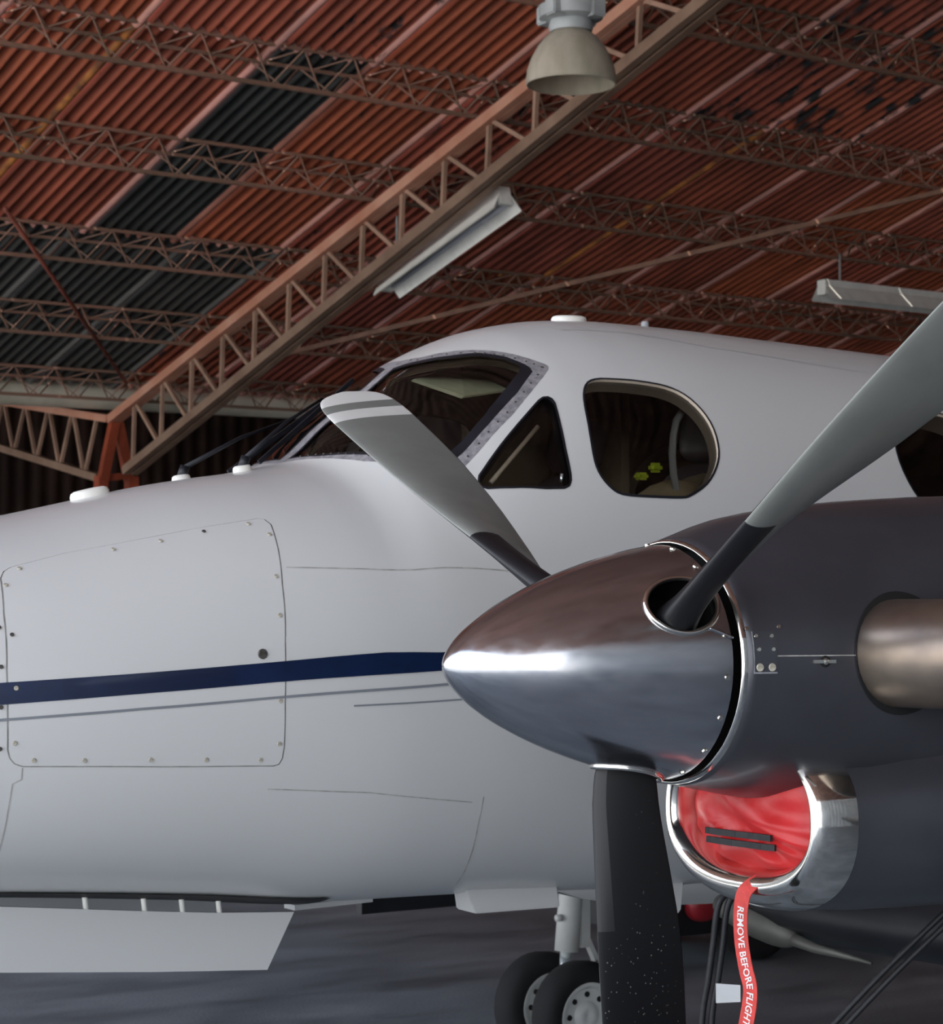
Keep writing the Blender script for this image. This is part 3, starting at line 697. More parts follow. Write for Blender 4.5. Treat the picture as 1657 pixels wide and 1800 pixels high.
def band(nm, T, B, material, d=0.0014, n=70, sides=(1, -1), m=3):
    def at(L, x):
        for i in range(len(L)-1):
            if L[i][0] <= x <= L[i+1][0] or i == len(L)-2: return L[i][1]+(L[i+1][1]-L[i][1])*(x-L[i][0])/(L[i+1][0]-L[i][0])
    def at2(L, x):
        if x < L[0][0]: return L[0][1]+(L[1][1]-L[0][1])*(x-L[0][0])/(L[1][0]-L[0][0])
        return at(L, x)
    for s in sides:
        V = []; F = []
        for k in range(n+1):
            x = -1.9+(3.0+1.9)*k/n
            for j in range(m+1):
                p = at2(T, x)+(at2(B, x)-at2(T, x))*j/m; q = fus(x, p)+fnorm(x, p)*d; V.append(Vector((q.x, q.y*s, q.z)))
        for k in range(n):
            for j in range(m): a_ = k*(m+1)+j; F.append((a_, a_+1, a_+m+2, a_+m+1))
        mk(nm, V, F, material, fuse, True)
band('paint_stripe', [(-1.9, 79.0), (-.809, 83.96), (-.6313, 84.89), (-.3192, 86.47), (.018, 88.6), (.4363, 90.56), (3.0, 97)], [(-1.9, 90.0), (-.809, 90.15), (-.6316, 90.33), (-.3193, 90.59), (.0182, 91.35), (.4138, 92.55), (3.0, 98)], 'navy', 0.0032)
strip('pin_stripe', [(-1.9, 92.6), (-.809, 92.74), (-.6311, 92.76), (-.3188, 92.88), (.0187, 93.59), (.4261, 94.58), (1.2, 97)], 0.006, 'greyline', 0.003)
strip('pin_stripe', [(.19, 96.34), (.465, 97.3), (1.2, 100)], 0.004, 'greyline', 0.0016)
for pts in ([(.053, 62.5), (.3269, 68.24), (.6799, 79.95), (.9, 86)], [(-.0047, 112.86), (.2563, 114.91), (.5428, 119.73)], [(-.5777, 103.8), (-.5775, 106.82), (-.596, 107.97), (-.597, 115.02), (-.5933, 129.45), (-.58, 150)],
            [(.5709, 118.5), (.5809, 126.55), (.6086, 138.91), (.6458, 153.27)], [(-.63, 44), (-.627, 63), (-.637, 82), (-.636, 99), (-.66, 103), (-.9, 102)]):
    strip('skin_seam', pts, 0.003, 'seam', 0.0008)
strip('skin_lap', [(1.05, 20), (1.2404, 23.2), (1.4847, 28.6), (1.7751, 31.1), (1.9958, 33), (2.6, 34)], 0.004, 'white', 0.002)
# screws on the access panel
SCREWS = [(-.5412, 46.24, 0), (-.3214, 44.88, 0), (-.2092, 45.14, 0), (-.1022, 44.78, 1), (.0089, 44.78, 0), (.0435, 50.31, 0), (.021, 64.95, 0), (.0114, 76.55, 0), (-.0368, 86.05, 2), (.0064, 94.13, 0), (.009, 102.25, 0), (-.0333, 105.45, 0), (-.1638, 104.47, 0), (-.294, 103.51, 0), (-.4443, 102.66, 0), (-.5555, 101.97, 0), (-.5981, 97.69, 0), (-.5971, 86.85, 0), (-.5971, 70.44, 1), (-.5844, 52.39, 0), (-.6219, 67.45, 1), (-.6273, 80.15, 1), (-.6291, 90.67, 1), (-.6289, 98.82, 1)]
def disc_mesh(r, material, name, n=12, t=0.002):
    V = [(0, 0, t)]; F = []
    for k in range(n): a_ = 2*math.pi*k/n; V.append((r*0.8*math.cos(a_), r*0.8*math.sin(a_), t))
    for k in range(n): a_ = 2*math.pi*k/n; V.append((r*math.cos(a_), r*math.sin(a_), 0))
    for k in range(n): F += [(0, 1+k, 1+(k+1) % n), (1+k, 1+n+k, 1+n+(k+1) % n, 1+(k+1) % n)]
    me = bpy.data.meshes.new(name); me.from_pydata(V, [], F); me.materials.append(M[material]); me.update(); return me
def place_disc(me, name, pos, nrm, parent):
    o = bpy.data.objects.new(name, me); COL.objects.link(o); o.parent = parent
    o.matrix_local = Matrix.Translation(Vector(pos)-worldloc(parent)) @ Vector(nrm).to_track_quat('Z', 'Y').to_matrix().to_4x4(); return o
sm0 = disc_mesh(0.0055, 'screw', 'screw'); sm1 = disc_mesh(0.005, 'darkscrew', 'screw'); sm2 = disc_mesh(0.012, 'darkscrew', 'latch', 16, 0.003)
for x, p, t in SCREWS:
    n = fnorm(x, p); place_disc((sm0, sm1, sm2)[t], 'latch' if t == 2 else 'screw', fus(x, p)+n*0.0036, n, fuse)
# rivets along the windshield frame
riv = disc_mesh(0.0032, 'darkscrew', 'rivet', 8, 0.0015)
mid = [((a[0]+b[0])/2, (a[1]+b[1])/2) for a, b in zip(densify(sc(WS_OUT), 0.035), densify(sc(WS_OUT), 0.035))]
for (x, v) in densify(grow(sc(WS_OUT), -0.017), 0.042):
    ph = v/VS
    if ph > 4: n = fnorm(x, ph); place_disc(riv, 'rivet', fus(x, ph)+n*0.0005, n, fuse)

# antennas, wipers
def puck(nm, x, ph, lx, ly, hgt, material):
    c = fus(x, ph); n = fnorm(x, ph); t = (fus(x+.01, ph)-fus(x-.01, ph)).normalized(); b = n.cross(t); V = []; F = []; m = 24; rings = [(1.0, -0.25), (1.0, 0.35), (0.93, 0.75), (0.75, 0.95), (0.4, 1.0)]
    for (s, z) in rings:
        for k in range(m): a_ = 2*math.pi*k/m; V.append(c+t*lx*s*math.cos(a_)+b*ly*s*math.sin(a_)+n*hgt*z)
    for j in range(len(rings)-1):
        for k in range(m): F.append((j*m+k, j*m+(k+1) % m, (j+1)*m+(k+1) % m, (j+1)*m+k))
    F.append(tuple(range((len(rings)-1)*m, len(rings)*m)))
    return mk(nm, V, F, material, fuse, True)
puck('antenna', -.195, -1.0, .052, .035, .020, 'tubewhite'); puck('antenna', 1.22, 4.0, .055, .04, .016, 'tubewhite'); puck('antenna', 1.50, 3.0, .012, .012, .022, 'handle')
for (xb, pb, tip) in ((.105, -9.0, (.50, -17.0)), (.215, 1.0, (.545, -9.0))):
    base_ = fus(xb, pb); tp = fus(*tip)+fnorm(*tip)*0.03
    puck('wiper_base', xb, pb, .026, .02, .016, 'tubewhite')
    a = MB(); a.tube([base_+Vector((0, 0, .01)), base_+Vector((.01, 0, .038))], .013, 10); a.build('wiper_pivot', 'seal', fuse, True)
    a = MB(); m0 = base_+Vector((.01, 0, .036)); a.tube([m0, m0*0.5+tp*0.5+Vector((0, 0, .012)), tp], [.007, .005, .004], 8); a.build('wiper_arm', 'seal', fuse, True)
    q1 = fus(tip[0]-.22, tip[1]+2)+fnorm(tip[0]-.22, tip[1]+2)*.012; q2 = fus(tip[0]+.10, tip[1]-2)+fnorm(tip[0]+.10, tip[1]-2)*.012
    a = MB(); a.bar(q1, q2, .007, .012); a.build('wiper_blade', 'seal', fuse)

# cockpit interior
def pillow(nm, c, hx, hy, hz, material, tilt=0.0, e=3.2, parent=None):
    V = []; F = []; n, m = 24, 14
    for i in range(m+1):
        v = -math.pi/2+math.pi*i/m
        for k in range(n):
            u = 2*math.pi*k/n; cv = sgnpow(math.cos(v), 2/e)
            x = hx*cv*sgnpow(math.cos(u), 2/e); y = hy*cv*sgnpow(math.sin(u), 2/e); z = hz*sgnpow(math.sin(v), 2/e)
            V.append(Vector((c[0]+x*math.cos(tilt)+z*math.sin(tilt), c[1]+y, c[2]+z*math.cos(tilt)-x*math.sin(tilt))))
    for i in range(m):
        for k in range(n): F.append((i*n+k, i*n+(k+1) % n, (i+1)*n+(k+1) % n, (i+1)*n+k))
    return recalc(mk(nm, V, F, material, parent or air, True))
def cpart(nm, mb, material, bev=0.0):
    o = mb.build(nm, material, air)
    if bev: bevel(o, bev)
    return o
a = MB(); a.box((.55, -.60, 1.30), (4.8, .60, 1.34)); cpart('cabin_floor', a, 'liner')
a = MB(); a.box((.52, -.55, 1.70), (.62, .55, 2.10)); a.box((.36, -.40, 2.05), (.60, .40, 2.10)); cpart('instrument_panel', a, 'panelblack', 0.015)
for s in (-1, 1):
    a = MB(); q = [(.22, 1.34), (.62, 1.34), (.66, 1.6), (.66, 1.95), (.60, 2.2), (.46, 2.40), (.22, 2.50)]
    a.add([(1.62, s*y, z) for y, z in q]+[(1.65, s*y, z) for y, z in q], [tuple(range(7)), tuple(range(7, 14))[::-1]]+[(k, 7+k, 7+(k+1) % 7, (k+1) % 7) for k in range(7)]); cpart('bulkhead', a, 'liner')

for s in (-1, 1):
    pillow('seat_cushion', (1.16, s*.33, 1.66), .23, .22, .08, 'darkleather'); pillow('seat_back', (1.46, s*.33, 1.92), .075, .21, .27, 'darkleather', .22); pillow('headrest', (1.53, s*.33, 2.27), .05, .12, .085, 'darkleather', .2)
    a = MB(); a.tube([(.62, s*.32, 1.95), (.80, s*.32, 1.95)], .018, 8); a.tube([(.80, s*.32-.14, 2.03), (.80, s*.32-.12, 1.93), (.80, s*.32, 1.92), (.80, s*.32+.12, 1.93), (.80, s*.32+.14, 2.03)], .016, 8); cpart('control_yoke', a, 'panelblack')
    a = MB(); a.add([(.70, s*.06, 2.395), (.74, s*.25, 2.335), (.88, s*.25, 2.36), (.85, s*.06, 2.44), (.71, s*.06, 2.402), (.75, s*.25, 2.342), (.89, s*.25, 2.367), (.86, s*.06, 2.447)], [(0, 1, 2, 3), (7, 6, 5, 4), (0, 4, 5, 1), (1, 5, 6, 2), (2, 6, 7, 3), (3, 7, 4, 0)]); recalc(cpart('sun_visor', a, 'headliner'))
# tan jacket over the near seat, with painted yellow-green leaf reflections and a headset ring; grey hose by the window
a = MB(); n_ = 14; V = []; F = []
for i in range(n_+1):
    for j in range(9):
        u = i/n_; v = j/8; ang = math.pi*v
        V.append(Vector((1.16+.30*u, -.42-.11*math.cos(ang), 2.03+.115*math.sin(ang)*(1-.75*(1-u)**2.2)+.008*math.sin(14*u+4*v))))
for i in range(n_):
    for j in range(8): F.append((i*9+j, i*9+j+1, (i+1)*9+j+1, (i+1)*9+j))
a.add(V, F); o = a.build('folded_jacket', 'leather', air, True); 
a = MB(); a.box((1.215, -.40, 2.128), (1.25, -.37, 2.148)); cpart('leaf_reflection_patch', a, 'leafglint', 0.006); a = MB(); a.box((1.262, -.40, 2.150), (1.300, -.37, 2.176)); cpart('leaf_reflection_patch', a, 'leafglint', 0.008)
a = MB(); a.tube([(1.37, -.53, 2.06+.05*math.cos(t)*0+.05*math.sin(t)) if False else (1.365+.05*math.cos(t), -.54, 2.085+.045*math.sin(t)) for t in [math.pi*k/10 for k in range(11)]], .010, 8); cpart('headset_band', a, 'panelblack')
a = MB(); a.tube([(1.36, -.47, 2.35), (1.331, -.48, 2.34), (1.307, -.48, 2.319), (1.278, -.48, 2.284), (1.268, -.48, 2.245), (1.264, -.48, 2.191), (1.269, -.48, 2.138), (1.281, -.48, 2.091), (1.285, -.48, 2.04)], .010, 8); cpart('oxygen_hose', a, 'handle')

# ------------------------------------------------------------------ engine nacelle
ntop = pchip([(.1, 1.912), (.245, 1.957), (.413, 1.983), (.56, 1.996), (.8, 2.01), (1.3, 2.02), (2.2, 1.96), (3.4, 1.6), (4.2, 1.25)])
nbot = pchip([(.1, 1.468), (.3, 1.43), (.5, 1.4), (.8, 1.36), (1.3, 1.22), (2.2, .98), (3.4, .95), (4.2, 1.15)])
nwid = pchip([(.1, .222), (.3, .268), (.5, .298), (.8, .33), (1.3, .35), (2.2, .34), (3.4, .24), (4.2, .06)])
YE = -1.94; ZE = 1.69
def nzm(x): return ZE if x < 1.3 else ZE-(x-1.3)*0.17
def nac(x, ph, s=1.0):
    t = math.radians(ph); sn = math.sin(t); c0 = math.cos(t); zm = nzm(x); h = (ntop(x)-zm) if c0 >= 0 else (zm-nbot(x)); n = 2.0+.3*min(1, max(0, (x-.1)/.5))
    return Vector((x, YE-nwid(x)*s*sgnpow(sn, 2/n), zm+h*s*sgnpow(c0, 2/n)))
def nnorm(x, ph):
    q = nac(x, ph); return snormal(nac, min(max(x, .105), 4.19), ph, Vector((0, q.y-YE, q.z-nzm(x))))
def grid_loft(nm, rings, material, parent, cap0=False, cap1=False, smooth=True, closed=True):
    n = len(rings[0]); V = [v for r in rings for v in r]; F = []
    for j in range(len(rings)-1):
        for k in range(n if closed else n-1): F.append((j*n+k, j*n+(k+1) % n, (j+1)*n+(k+1) % n, (j+1)*n+k))
    if cap0: F.append(tuple(range(n))[::-1])
    if cap1: F.append(tuple(range((len(rings)-1)*n, len(rings)*n)))
    o = mk(nm, V, F, material, parent, smooth); return recalc(o)
xs = [.1, .12, .15, .19, .24, .3, .36, .42, .5, .6, .7, .8, .95, 1.1, 1.3, 1.5, 1.8, 2.2, 2.6, 3.0, 3.4, 3.8, 4.1, 4.2]
rings = [[nac(x, 360*k/72) for k in range(72)] for x in xs]
lipin = [[nac(.1, 360*k/72, s)+Vector((dx, 0, 0)) for k in range(72)] for s, dx in ((.90, .09), (.925, .03), (.95, .008), (.968, .001), (.985, .0))]
nacelle = grid_loft('engine_nacelle', lipin+rings, 'nacelle', air)
a = MB(); a.lathe([(.03, 0), (.03, .21)], (.12, YE, ZE), (1, 0, 0), 48); a.build('engine_bulkhead', 'dark', nacelle)
# bright leading edge of the cowl ring
grid_loft('cowl_ring', [[nac(.1, 360*k/72, s)+Vector((dx, 0, 0)) for k in range(72)] for s, dx in ((.955, .012), (.962, -.004), (.975, -.0085), (.990, -.0075), (1.0, -.002), (1.004, .004))], 'chrome', nacelle)

# exhaust stub and the painted shade around it
path = [(.40, -2.00, 1.707), (.405, -2.16, 1.707), (.415, -2.26, 1.707), (.45, -2.36, 1.707), (.52, -2.45, 1.706), (.62, -2.52, 1.705), (.76, -2.56, 1.705)]
def smoothpath(P, sub=5):
    P = [Vector(p) for p in P]; out = []
    for i in range(len(P)-1):
        p0, p1, p2, p3 = P[max(i-1, 0)], P[i], P[i+1], P[min(i+2, len(P)-1)]
        for k in range(sub):
            t = k/sub; out.append(0.5*(2*p1+(p2-p0)*t+(2*p0-5*p1+4*p2-p3)*t*t+(3*p1-p0-3*p2+p3)*t**3))
    out.append(P[-1]); return out
a = MB(); a.tube(smoothpath(path), .097, 36, caps=False); ex = a.build('exhaust_stub', 'exhaust', nacelle, True)
a = MB(); a.tube(smoothpath(path)[-8:], .090, 36, caps=False); a.build('exhaust_bore', 'dark', nacelle, True)
# shaded gap painted as a black oval ring on the cowl around the stub
V = []; F = []; n_ = 48
for k in range(n_):
    t = 2*math.pi*k/n_
    for s in (1.0, 0.62):
        x = .412+.103*s*math.cos(t); zz = 1.707+.110*s*math.sin(t)
        # find phi on the near side for this height
        lo, hi = 20.0, 160.0
        for _ in range(30):
            md = (lo+hi)/2
            if nac(x, md).z > zz: lo = md
            else: hi = md
        V.append(nac(x, lo)+nnorm(x, lo)*0.003)
for k in range(n_): j = (k+1) % n_; F.append((2*k, 2*j, 2*j+1, 2*k+1))
mk('exhaust_gap_shade', V, F, 'dark', nacelle, True)

# hinge plate, latch, cowl split line on the near side
def nphi(x, zz):
    lo, hi = 20.0, 160.0
    for _ in range(30):
        md = (lo+hi)/2
        if nac(x, md).z > zz: lo = md
        else: hi = md
    return lo
def nquad(nm, x0, x1, z0, z1, material, d, parent=None):
    V = []
    n = 3
    for i in range(n+1):
        for j in range(n+1):
            x = x0+(x1-x0)*i/n; zz = z0+(z1-z0)*j/n; p = nphi(x, zz); V.append(nac(x, p)+nnorm(x, p)*d)
    F = [(i*(n+1)+j, i*(n+1)+j+1, (i+1)*(n+1)+j+1, (i+1)*(n+1)+j) for i in range(n) for j in range(n)]
    return recalc(mk(nm, V, F, material, nacelle, True))
nquad('hinge_plate_edge', .1125, .1575, 1.674, 1.747, 'frame', .0018); nquad('hinge_plate', .1145, .1575, 1.677, 1.747, 'nacelle', .0028)
scr = disc_mesh(.0042, 'brightscrew', 'screw', 10, .002); scrb = disc_mesh(.0075, 'screw', 'screw', 12, .002)
for x, zz, m_ in ((.120, 1.739, 0), (.149, 1.739, 0), (.123, 1.716, 0), (.150, 1.716, 0), (.124, 1.685, 1), (.147, 1.685, 1), (.105, 1.752, 0), (.165, 1.755, 0)):
    p = nphi(x, zz); place_disc(scrb if m_ else scr, 'screw', nac(x, p)+nnorm(x, p)*.003, nnorm(x, p), nacelle)
nquad('cowl_split_line', .158, .312, 1.7035, 1.7055, 'seam', .001)
p = nphi(.249, 1.694); c = nac(.249, p); n = nnorm(.249, p)
place_disc(disc_mesh(.0105, 'dark', 'latch_recess', 20, .001), 'latch_recess', c+n*.0008, n, nacelle)
a = MB(); a.bar(c+n*.003+Vector((-.019, .004, 0)), c+n*.003+Vector((.019, -.0035, 0)), .006, .006); a.build('latch_pin', 'brightscrew', nacelle)
a = MB(); a.lathe([(0, .006), (.005, .006), (.006, .004), (.006, 0)], c, n, 12); a.build('latch_head', 'brightscrew', nacelle, True)

# air intake below: polished lip, cowl behind it
ZI = 1.402
def kid(t, hw, hu, hl):
    sn, c0 = math.sin(t), math.cos(t); n = 2.35
    return (hw*sgnpow(sn, 2/n), (hu if c0 >= 0 else hl)*sgnpow(c0, 2/n))
def kring(x, hw, hu, hl, zc=ZI, n=72):
    return [Vector((x, YE-kid(2*math.pi*k/n, hw, hu, hl)[0], zc+kid(2*math.pi*k/n, hw, hu, hl)[1])) for k in range(n)]
grid_loft('intake_lip', [kring(.40, .186, .126, .098), kring(.34, .186, .126, .098), kring(.300, .188, .128, .100), kring(.276, .193, .132, .106), kring(.263, .200, .137, .116), kring(.258, .207, .142, .127), kring(.260, .213, .147, .138), kring(.269, .220, .151, .149), kring(.285, .227, .155, .160), kring(.307, .233, .159, .170), kring(.330, .236, .162, .176), kring(.345, .237, .164, .178)], 'chrome', nacelle)
sect = [(.344, .236, .163, .177, ZI), (.39, .247, .170, .180, ZI), (.46, .272, .196, .184, ZI), (.6, .308, .235, .187, ZI), (.8, .338, .285, .190, ZI), (1.3, .352, .32, .20, ZI-.01), (1.8, .33, .3, .22, ZI-.06)]
grid_loft('intake_cowl', [kring(x, a_, b_, c_, z_) for x, a_, b_, c_, z_ in sect], 'nacelle', nacelle)
a = MB(); a.add(kring(.395, .188, .128, .100), [tuple(range(72))]); a.build('intake_throat', 'dark', nacelle)

# ------------------------------------------------------------------ spinner and propeller
XB, XT, RS = .078, -.381, .2125
def spr(x):
    u = min(1, max(0, (XB-x)/(XB-XT))); return RS*max(0.0, 1-u**1.3)**.62
def spn(x, th):       # th in degrees from up towards +y
    t = math.radians(th); r = spr(x); return Vector((x, YE+r*math.sin(t), ZE+r*math.cos(t)))
def spnorm(x, th):
    e = .003; e = min(e, max(2e-5, (x-XT)*.3)); x0, x1 = max(XT+1e-6, x-e), min(XB, x+e); dr = (spr(x1)-spr(x0))/(x1-x0); t = math.radians(th); n = Vector((-dr, math.sin(t), math.cos(t)))
    return n.normalized()
BL = (62.0, -58.0, 182.0)
TS = 0.0035
holes = []
for b_ in BL:
    bb = b_ if b_ >= 122 else b_+360
    holes.append([(.0+.066*math.cos(2*math.pi*k/40), bb*TS+.058*(RS/.2)*.9*math.sin(2*math.pi*k/40)) for k in range(40)])
us = [XT, XT+.0002, XT+.0008, XT+.002, XT+.004, XT+.008, XT+.014, XT+.022, XT+.035]+[XT+.05+.022*k for k in range(19)]
us = [u for u in us if u < XB-.012]+[XB]
vv = [(122+6*k)*TS for k in range(61)]
v2, t2, c2 = cdt(us, vv, holes, .008)
P2, F = subset(v2, t2, [c < 0 for c in c2])
V = [spn(x, v/TS) for x, v in P2]; nn = [spnorm(max(x, XT+.00005), v/TS) for x, v in P2]
nn = [Vector((-1, 0, 0)) if x <= XT+1e-5 else n for (x, v), n in zip(P2, nn)]
FF = []
for f in F:
    g = (V[f[1]]-V[f[0]]).cross(V[f[2]]-V[f[0]]); FF.append(f if g.dot(nn[f[0]]+nn[f[1]]+nn[f[2]]) > 0 else f[::-1])
spinner = mk('propeller_spinner', V, FF, 'spinner', air, True, None, nn)
for hp in holes:
    a = MB(); a.tube([spn(x, v/TS)+spnorm(x, v/TS)*.001 for x, v in hp], .0055, 8, closed=True); a.build('blade_cuff_rim', 'chrome', spinner, True)
a = MB(); a.lathe([(0, 0), (0, .2), (.02, .2), (.02, 0)], (XB-.02, YE, ZE), (1, 0, 0), 48); a.build('spinner_backplate', 'dark', spinner)
a = MB(); a.lathe([(-.15, 0), (-.15, .07), (-.06, .115), (.05, .125), (.07, 0)], (0, YE, ZE), (1, 0, 0), 32); a.build('propeller_hub', 'dark', spinner, True)  # hub coloured black so the blade holes look shaded
spscrew = disc_mesh(.0058, 'brightscrew', 'screw', 12, .003)
for k in range(18):
    th = 4+20*k; n = spnorm(.066, th); place_disc(spscrew, 'screw', spn(.066, th)+n*.0005, n, spinner)
# fairing ridge behind each blade hole
for b_ in BL:
    a = MB(); a.tube([spn(.035+.0045*k, b_-14+(-.0)*k-0.55*k)+spnorm(.035+.0045*k, b_-14-0.55*k)*.001 for k in range(11)], .0035, 6); a.build('seam_ridge', 'spinner', spinner, True)

chord = pchip([(.10, .085), (.16, .09), (.2, .11), (.3, .128), (.4, .147), (.5, .165), (.7, .184), (.9, .192), (1.05, .192), (1.12, .186), (1.165, .166), (1.19, .132), (1.203, .085), (1.21, .03)])
twist = pchip([(.1, 34), (.2, 30), (.35, 20), (.5, 11), (.7, 0), (.9, -7), (1.21, -12)])
thick = pchip([(.10, .085), (.16, .082), (.22, .062), (.3, .048), (.45, .034), (.7, .022), (.95, .014), (1.15, .009), (1.21, .004)])
ROUND = pchip([(.10, 1.0), (.15, 1.0), (.24, .35), (.34, .0), (1.21, 0)])
def blade(th):
    t = math.radians(th); s = Vector((0, math.sin(t), math.cos(t))); tg = Vector((0, math.cos(t), -math.sin(t))); c0 = Vector((0, YE, ZE))
    RR = [.10, .13, .16, .18, .20, .22, .25, .28, .32, .36, .40, .44, .475, .485, .52, .58, .64, .70, .76, .82, .88, .94, 1.0, 1.04, 1.064, 1.066, 1.09, 1.109, 1.111, 1.13, 1.144, 1.146, 1.16, 1.175, 1.188, 1.198, 1.205, 1.21]
    n = 15; V = []; F = []; I = []
    for r in RR:
        c = chord(r); tw = math.radians(twist(r)); le = min(.063, .52*c)
        if r > 1.06: le = c*.5-(.096-.063)
        q = Vector((-math.cos(tw), 0, 0)) - tg*math.sin(tw); nrm = Vector((-math.sin(tw), 0, 0))*-1*-1 + Vector((0, 0, 0))
        nrm = q.cross(s).normalized()
        if nrm.dot(-tg) < 0: nrm = -nrm             # face 1 looks towards -tangent
        rd = ROUND(r); half = []
        for j in range(n):
            u = 0.5*(1-math.cos(math.pi*j/(n-1)))
            air_t = thick(r)/2*(2.6*math.sqrt(u)*(1-u)**.9 if False else (math.sin(math.pi*u**.62))**.85)
            cir_t = thick(r)/2*math.sqrt(max(0, 1-(2*u-1)**2))
            half.append((le-c*u, rd*cir_t+(1-rd)*air_t))
        ring = [c0+s*r+q*a_+nrm*b_*1.25 for a_, b_ in half] + [c0+s*r+q*a_-nrm*b_*.55 for a_, b_ in half[-2:0:-1]]
        V += ring
    m = 2*n-2
    for j in range(len(RR)-1):
        rm = (RR[j]+RR[j+1])/2
        for k in range(m):
            F.append((j*m+k, j*m+(k+1) % m, (j+1)*m+(k+1) % m, (j+1)*m+k))
            if k < n-1:      # face 1
                if rm < .19: i_ = 1
                elif rm < .48 and k < 6: i_ = 1
                elif 1.065 < rm < 1.11 or rm > 1.145: i_ = 2
                else: i_ = 0
            else: i_ = 1 if (rm < .48 and k > m-5) else 3
            I.append(i_)
    F += [tuple(range(m))[::-1], tuple(range((len(RR)-1)*m, len(RR)*m))]; I += [1, 2]
    return recalc(mk('propeller_blade', V, F, ['bladegrey', 'boot', 'bladewhite', 'bladeblack'], spinner, True, I))
for b_ in BL: blade(b_)

# ------------------------------------------------------------------ wings, gear
def wing(side):
    prof = []
    for k in range(33):
        t = math.pi*k/16; u = .5*(1+math.cos(t)); th = .5*.16*2.6*math.sqrt(max(u, 0))*(1-u)**.85*1.1
        prof.append((u, th if k <= 16 else -th*.75))
    st = [(.45, 1.45, 2.25, .98), (.9, 1.47, 2.2, .98), (1.94, 1.5, 2.1, .99), (2.6, 1.55, 1.95, 1.02), (6.6, 1.95, 1.2, 1.38)]
    R_ = []; 
    for (y, xl, c, z) in st: R_.append([Vector((xl+c*u, side*y, z+c*w)) for u, w in prof])
    o = grid_loft('wing', R_, ['white', 'boot'], air, True, True)
    me = o.data; off = worldloc(air)
    for pl in me.polygons:
        # rubber de-icing boot along the leading edge
        cx = sum(me.vertices[i].co.x for i in pl.vertices)/len(pl.vertices)+off.x; cy = abs(sum(me.vertices[i].co.y for i in pl.vertices)/len(pl.vertices))
        xl = 1.45+.02*cy if cy < 2.6 else 1.55+(cy-2.6)*.1
        if cx < xl+.22: pl.material_index = 1
    return o
for s in (-1, 1): wing(s)
# heat-exchanger inlet and a strip standing in for the lit lower edge at the near wing root
a = MB(); a.tube(smoothpath([(1.44, -.44, .985), (1.48, -.52, .955), (1.50, -.60, .930), (1.52, -.68, .905)]), [.018, .03, .036, .04, .044, .046, .048, .048, .048, .047, .046, .044, .04, .034, .026, .014], 12); a.build('wing_root_inlet', 'inlet', air, True)
a = MB(); a.tube([(1.51, -.62, .915), (1.52, -.75, .893), (1.53, -.95, .880)], [.022, .014, .004], 8); a.build('lit_edge_strip', 'inlet', air, True)

def lathe_y(prof, c, n=36, i=0, mb=None):
    mb = mb or MB(); mb.lathe(prof, c, (0, 1, 0), n, i); return mb
def wheel(nm_parent, c, r, w, parent):
    c = Vector(c); tp = [(-w*.40, r*.62), (-w*.5, r*.74), (-w*.47, r*.88), (-w*.34, r*.97), (0, r), (w*.34, r*.97), (w*.47, r*.88), (w*.5, r*.74), (w*.40, r*.62)]
    lathe_y(tp, c).build('tyre', 'tyre', parent, True)
    m_ = MB()
    for s in (-1, 1):
        m_.lathe([(s*w*.30, 0), (s*w*.36, r*.12), (s*w*.34, r*.2), (s*w*.25, r*.28), (s*w*.27, r*.5), (s*w*.40, r*.56), (s*w*.42, r*.62), (s*w*.38, r*.65)], c, (0, 1, 0), 30)
    smooth_by_angle(m_.build('wheel_hub', 'hub', parent), 30)
    for k in range(8):
        t = 2*math.pi*k/8; m_ = MB(); q = c+Vector((r*.4*math.cos(t), -w*.262, r*.4*math.sin(t))); m_.lathe([(-.004, 0), (-.004, r*.055), (.006, r*.055)], q, (0, 1, 0), 8); m_.build('hub_hole', 'dark', parent)
def main_gear(yc):
    g = bpy.data.objects.new('main_landing_gear', None); COL.objects.link(g); g.parent = air; g.location = Vector((2.63, yc, 0))-air.location
    for dy in (-.13, .13): wheel('', (2.615, yc+dy, .207), .207, .14, g)
    a = MB(); a.tube([(2.615, yc-.13, .207), (2.615, yc+.13, .207)], .028, 12); a.build('axle', 'hub', g, True)
    a = MB(); a.tube([(2.622, yc, .20), (2.640, yc, .46)], .026, 16); a.build('oleo_piston', 'oleo', g, True)
    a = MB(); a.tube([(2.638, yc, .43), (2.66, yc, .66), (2.67, yc, .98)], .048, 18); a.build('strut_cylinder', 'hub', g, True)
    a = MB(); a.box((2.68, yc-.03, .44), (2.74, yc+.03, .70)); bevel(a.build('strut_block', 'hub', g), .01)
    a = MB(); a.bar((2.72, yc, .50), (2.78, yc, .38), .03, .02); a.bar((2.78, yc, .38), (2.65, yc, .26), .03, .02); a.build('torque_link', 'hub', g)
    a = MB(); a.tube([(2.575, yc-.02, .565), (2.60, yc-.02, .565)], .014, 8); a.build('hose_fitting', 'hub', g, True)
    return g
main_gear(1.94); main_gear(-1.94)
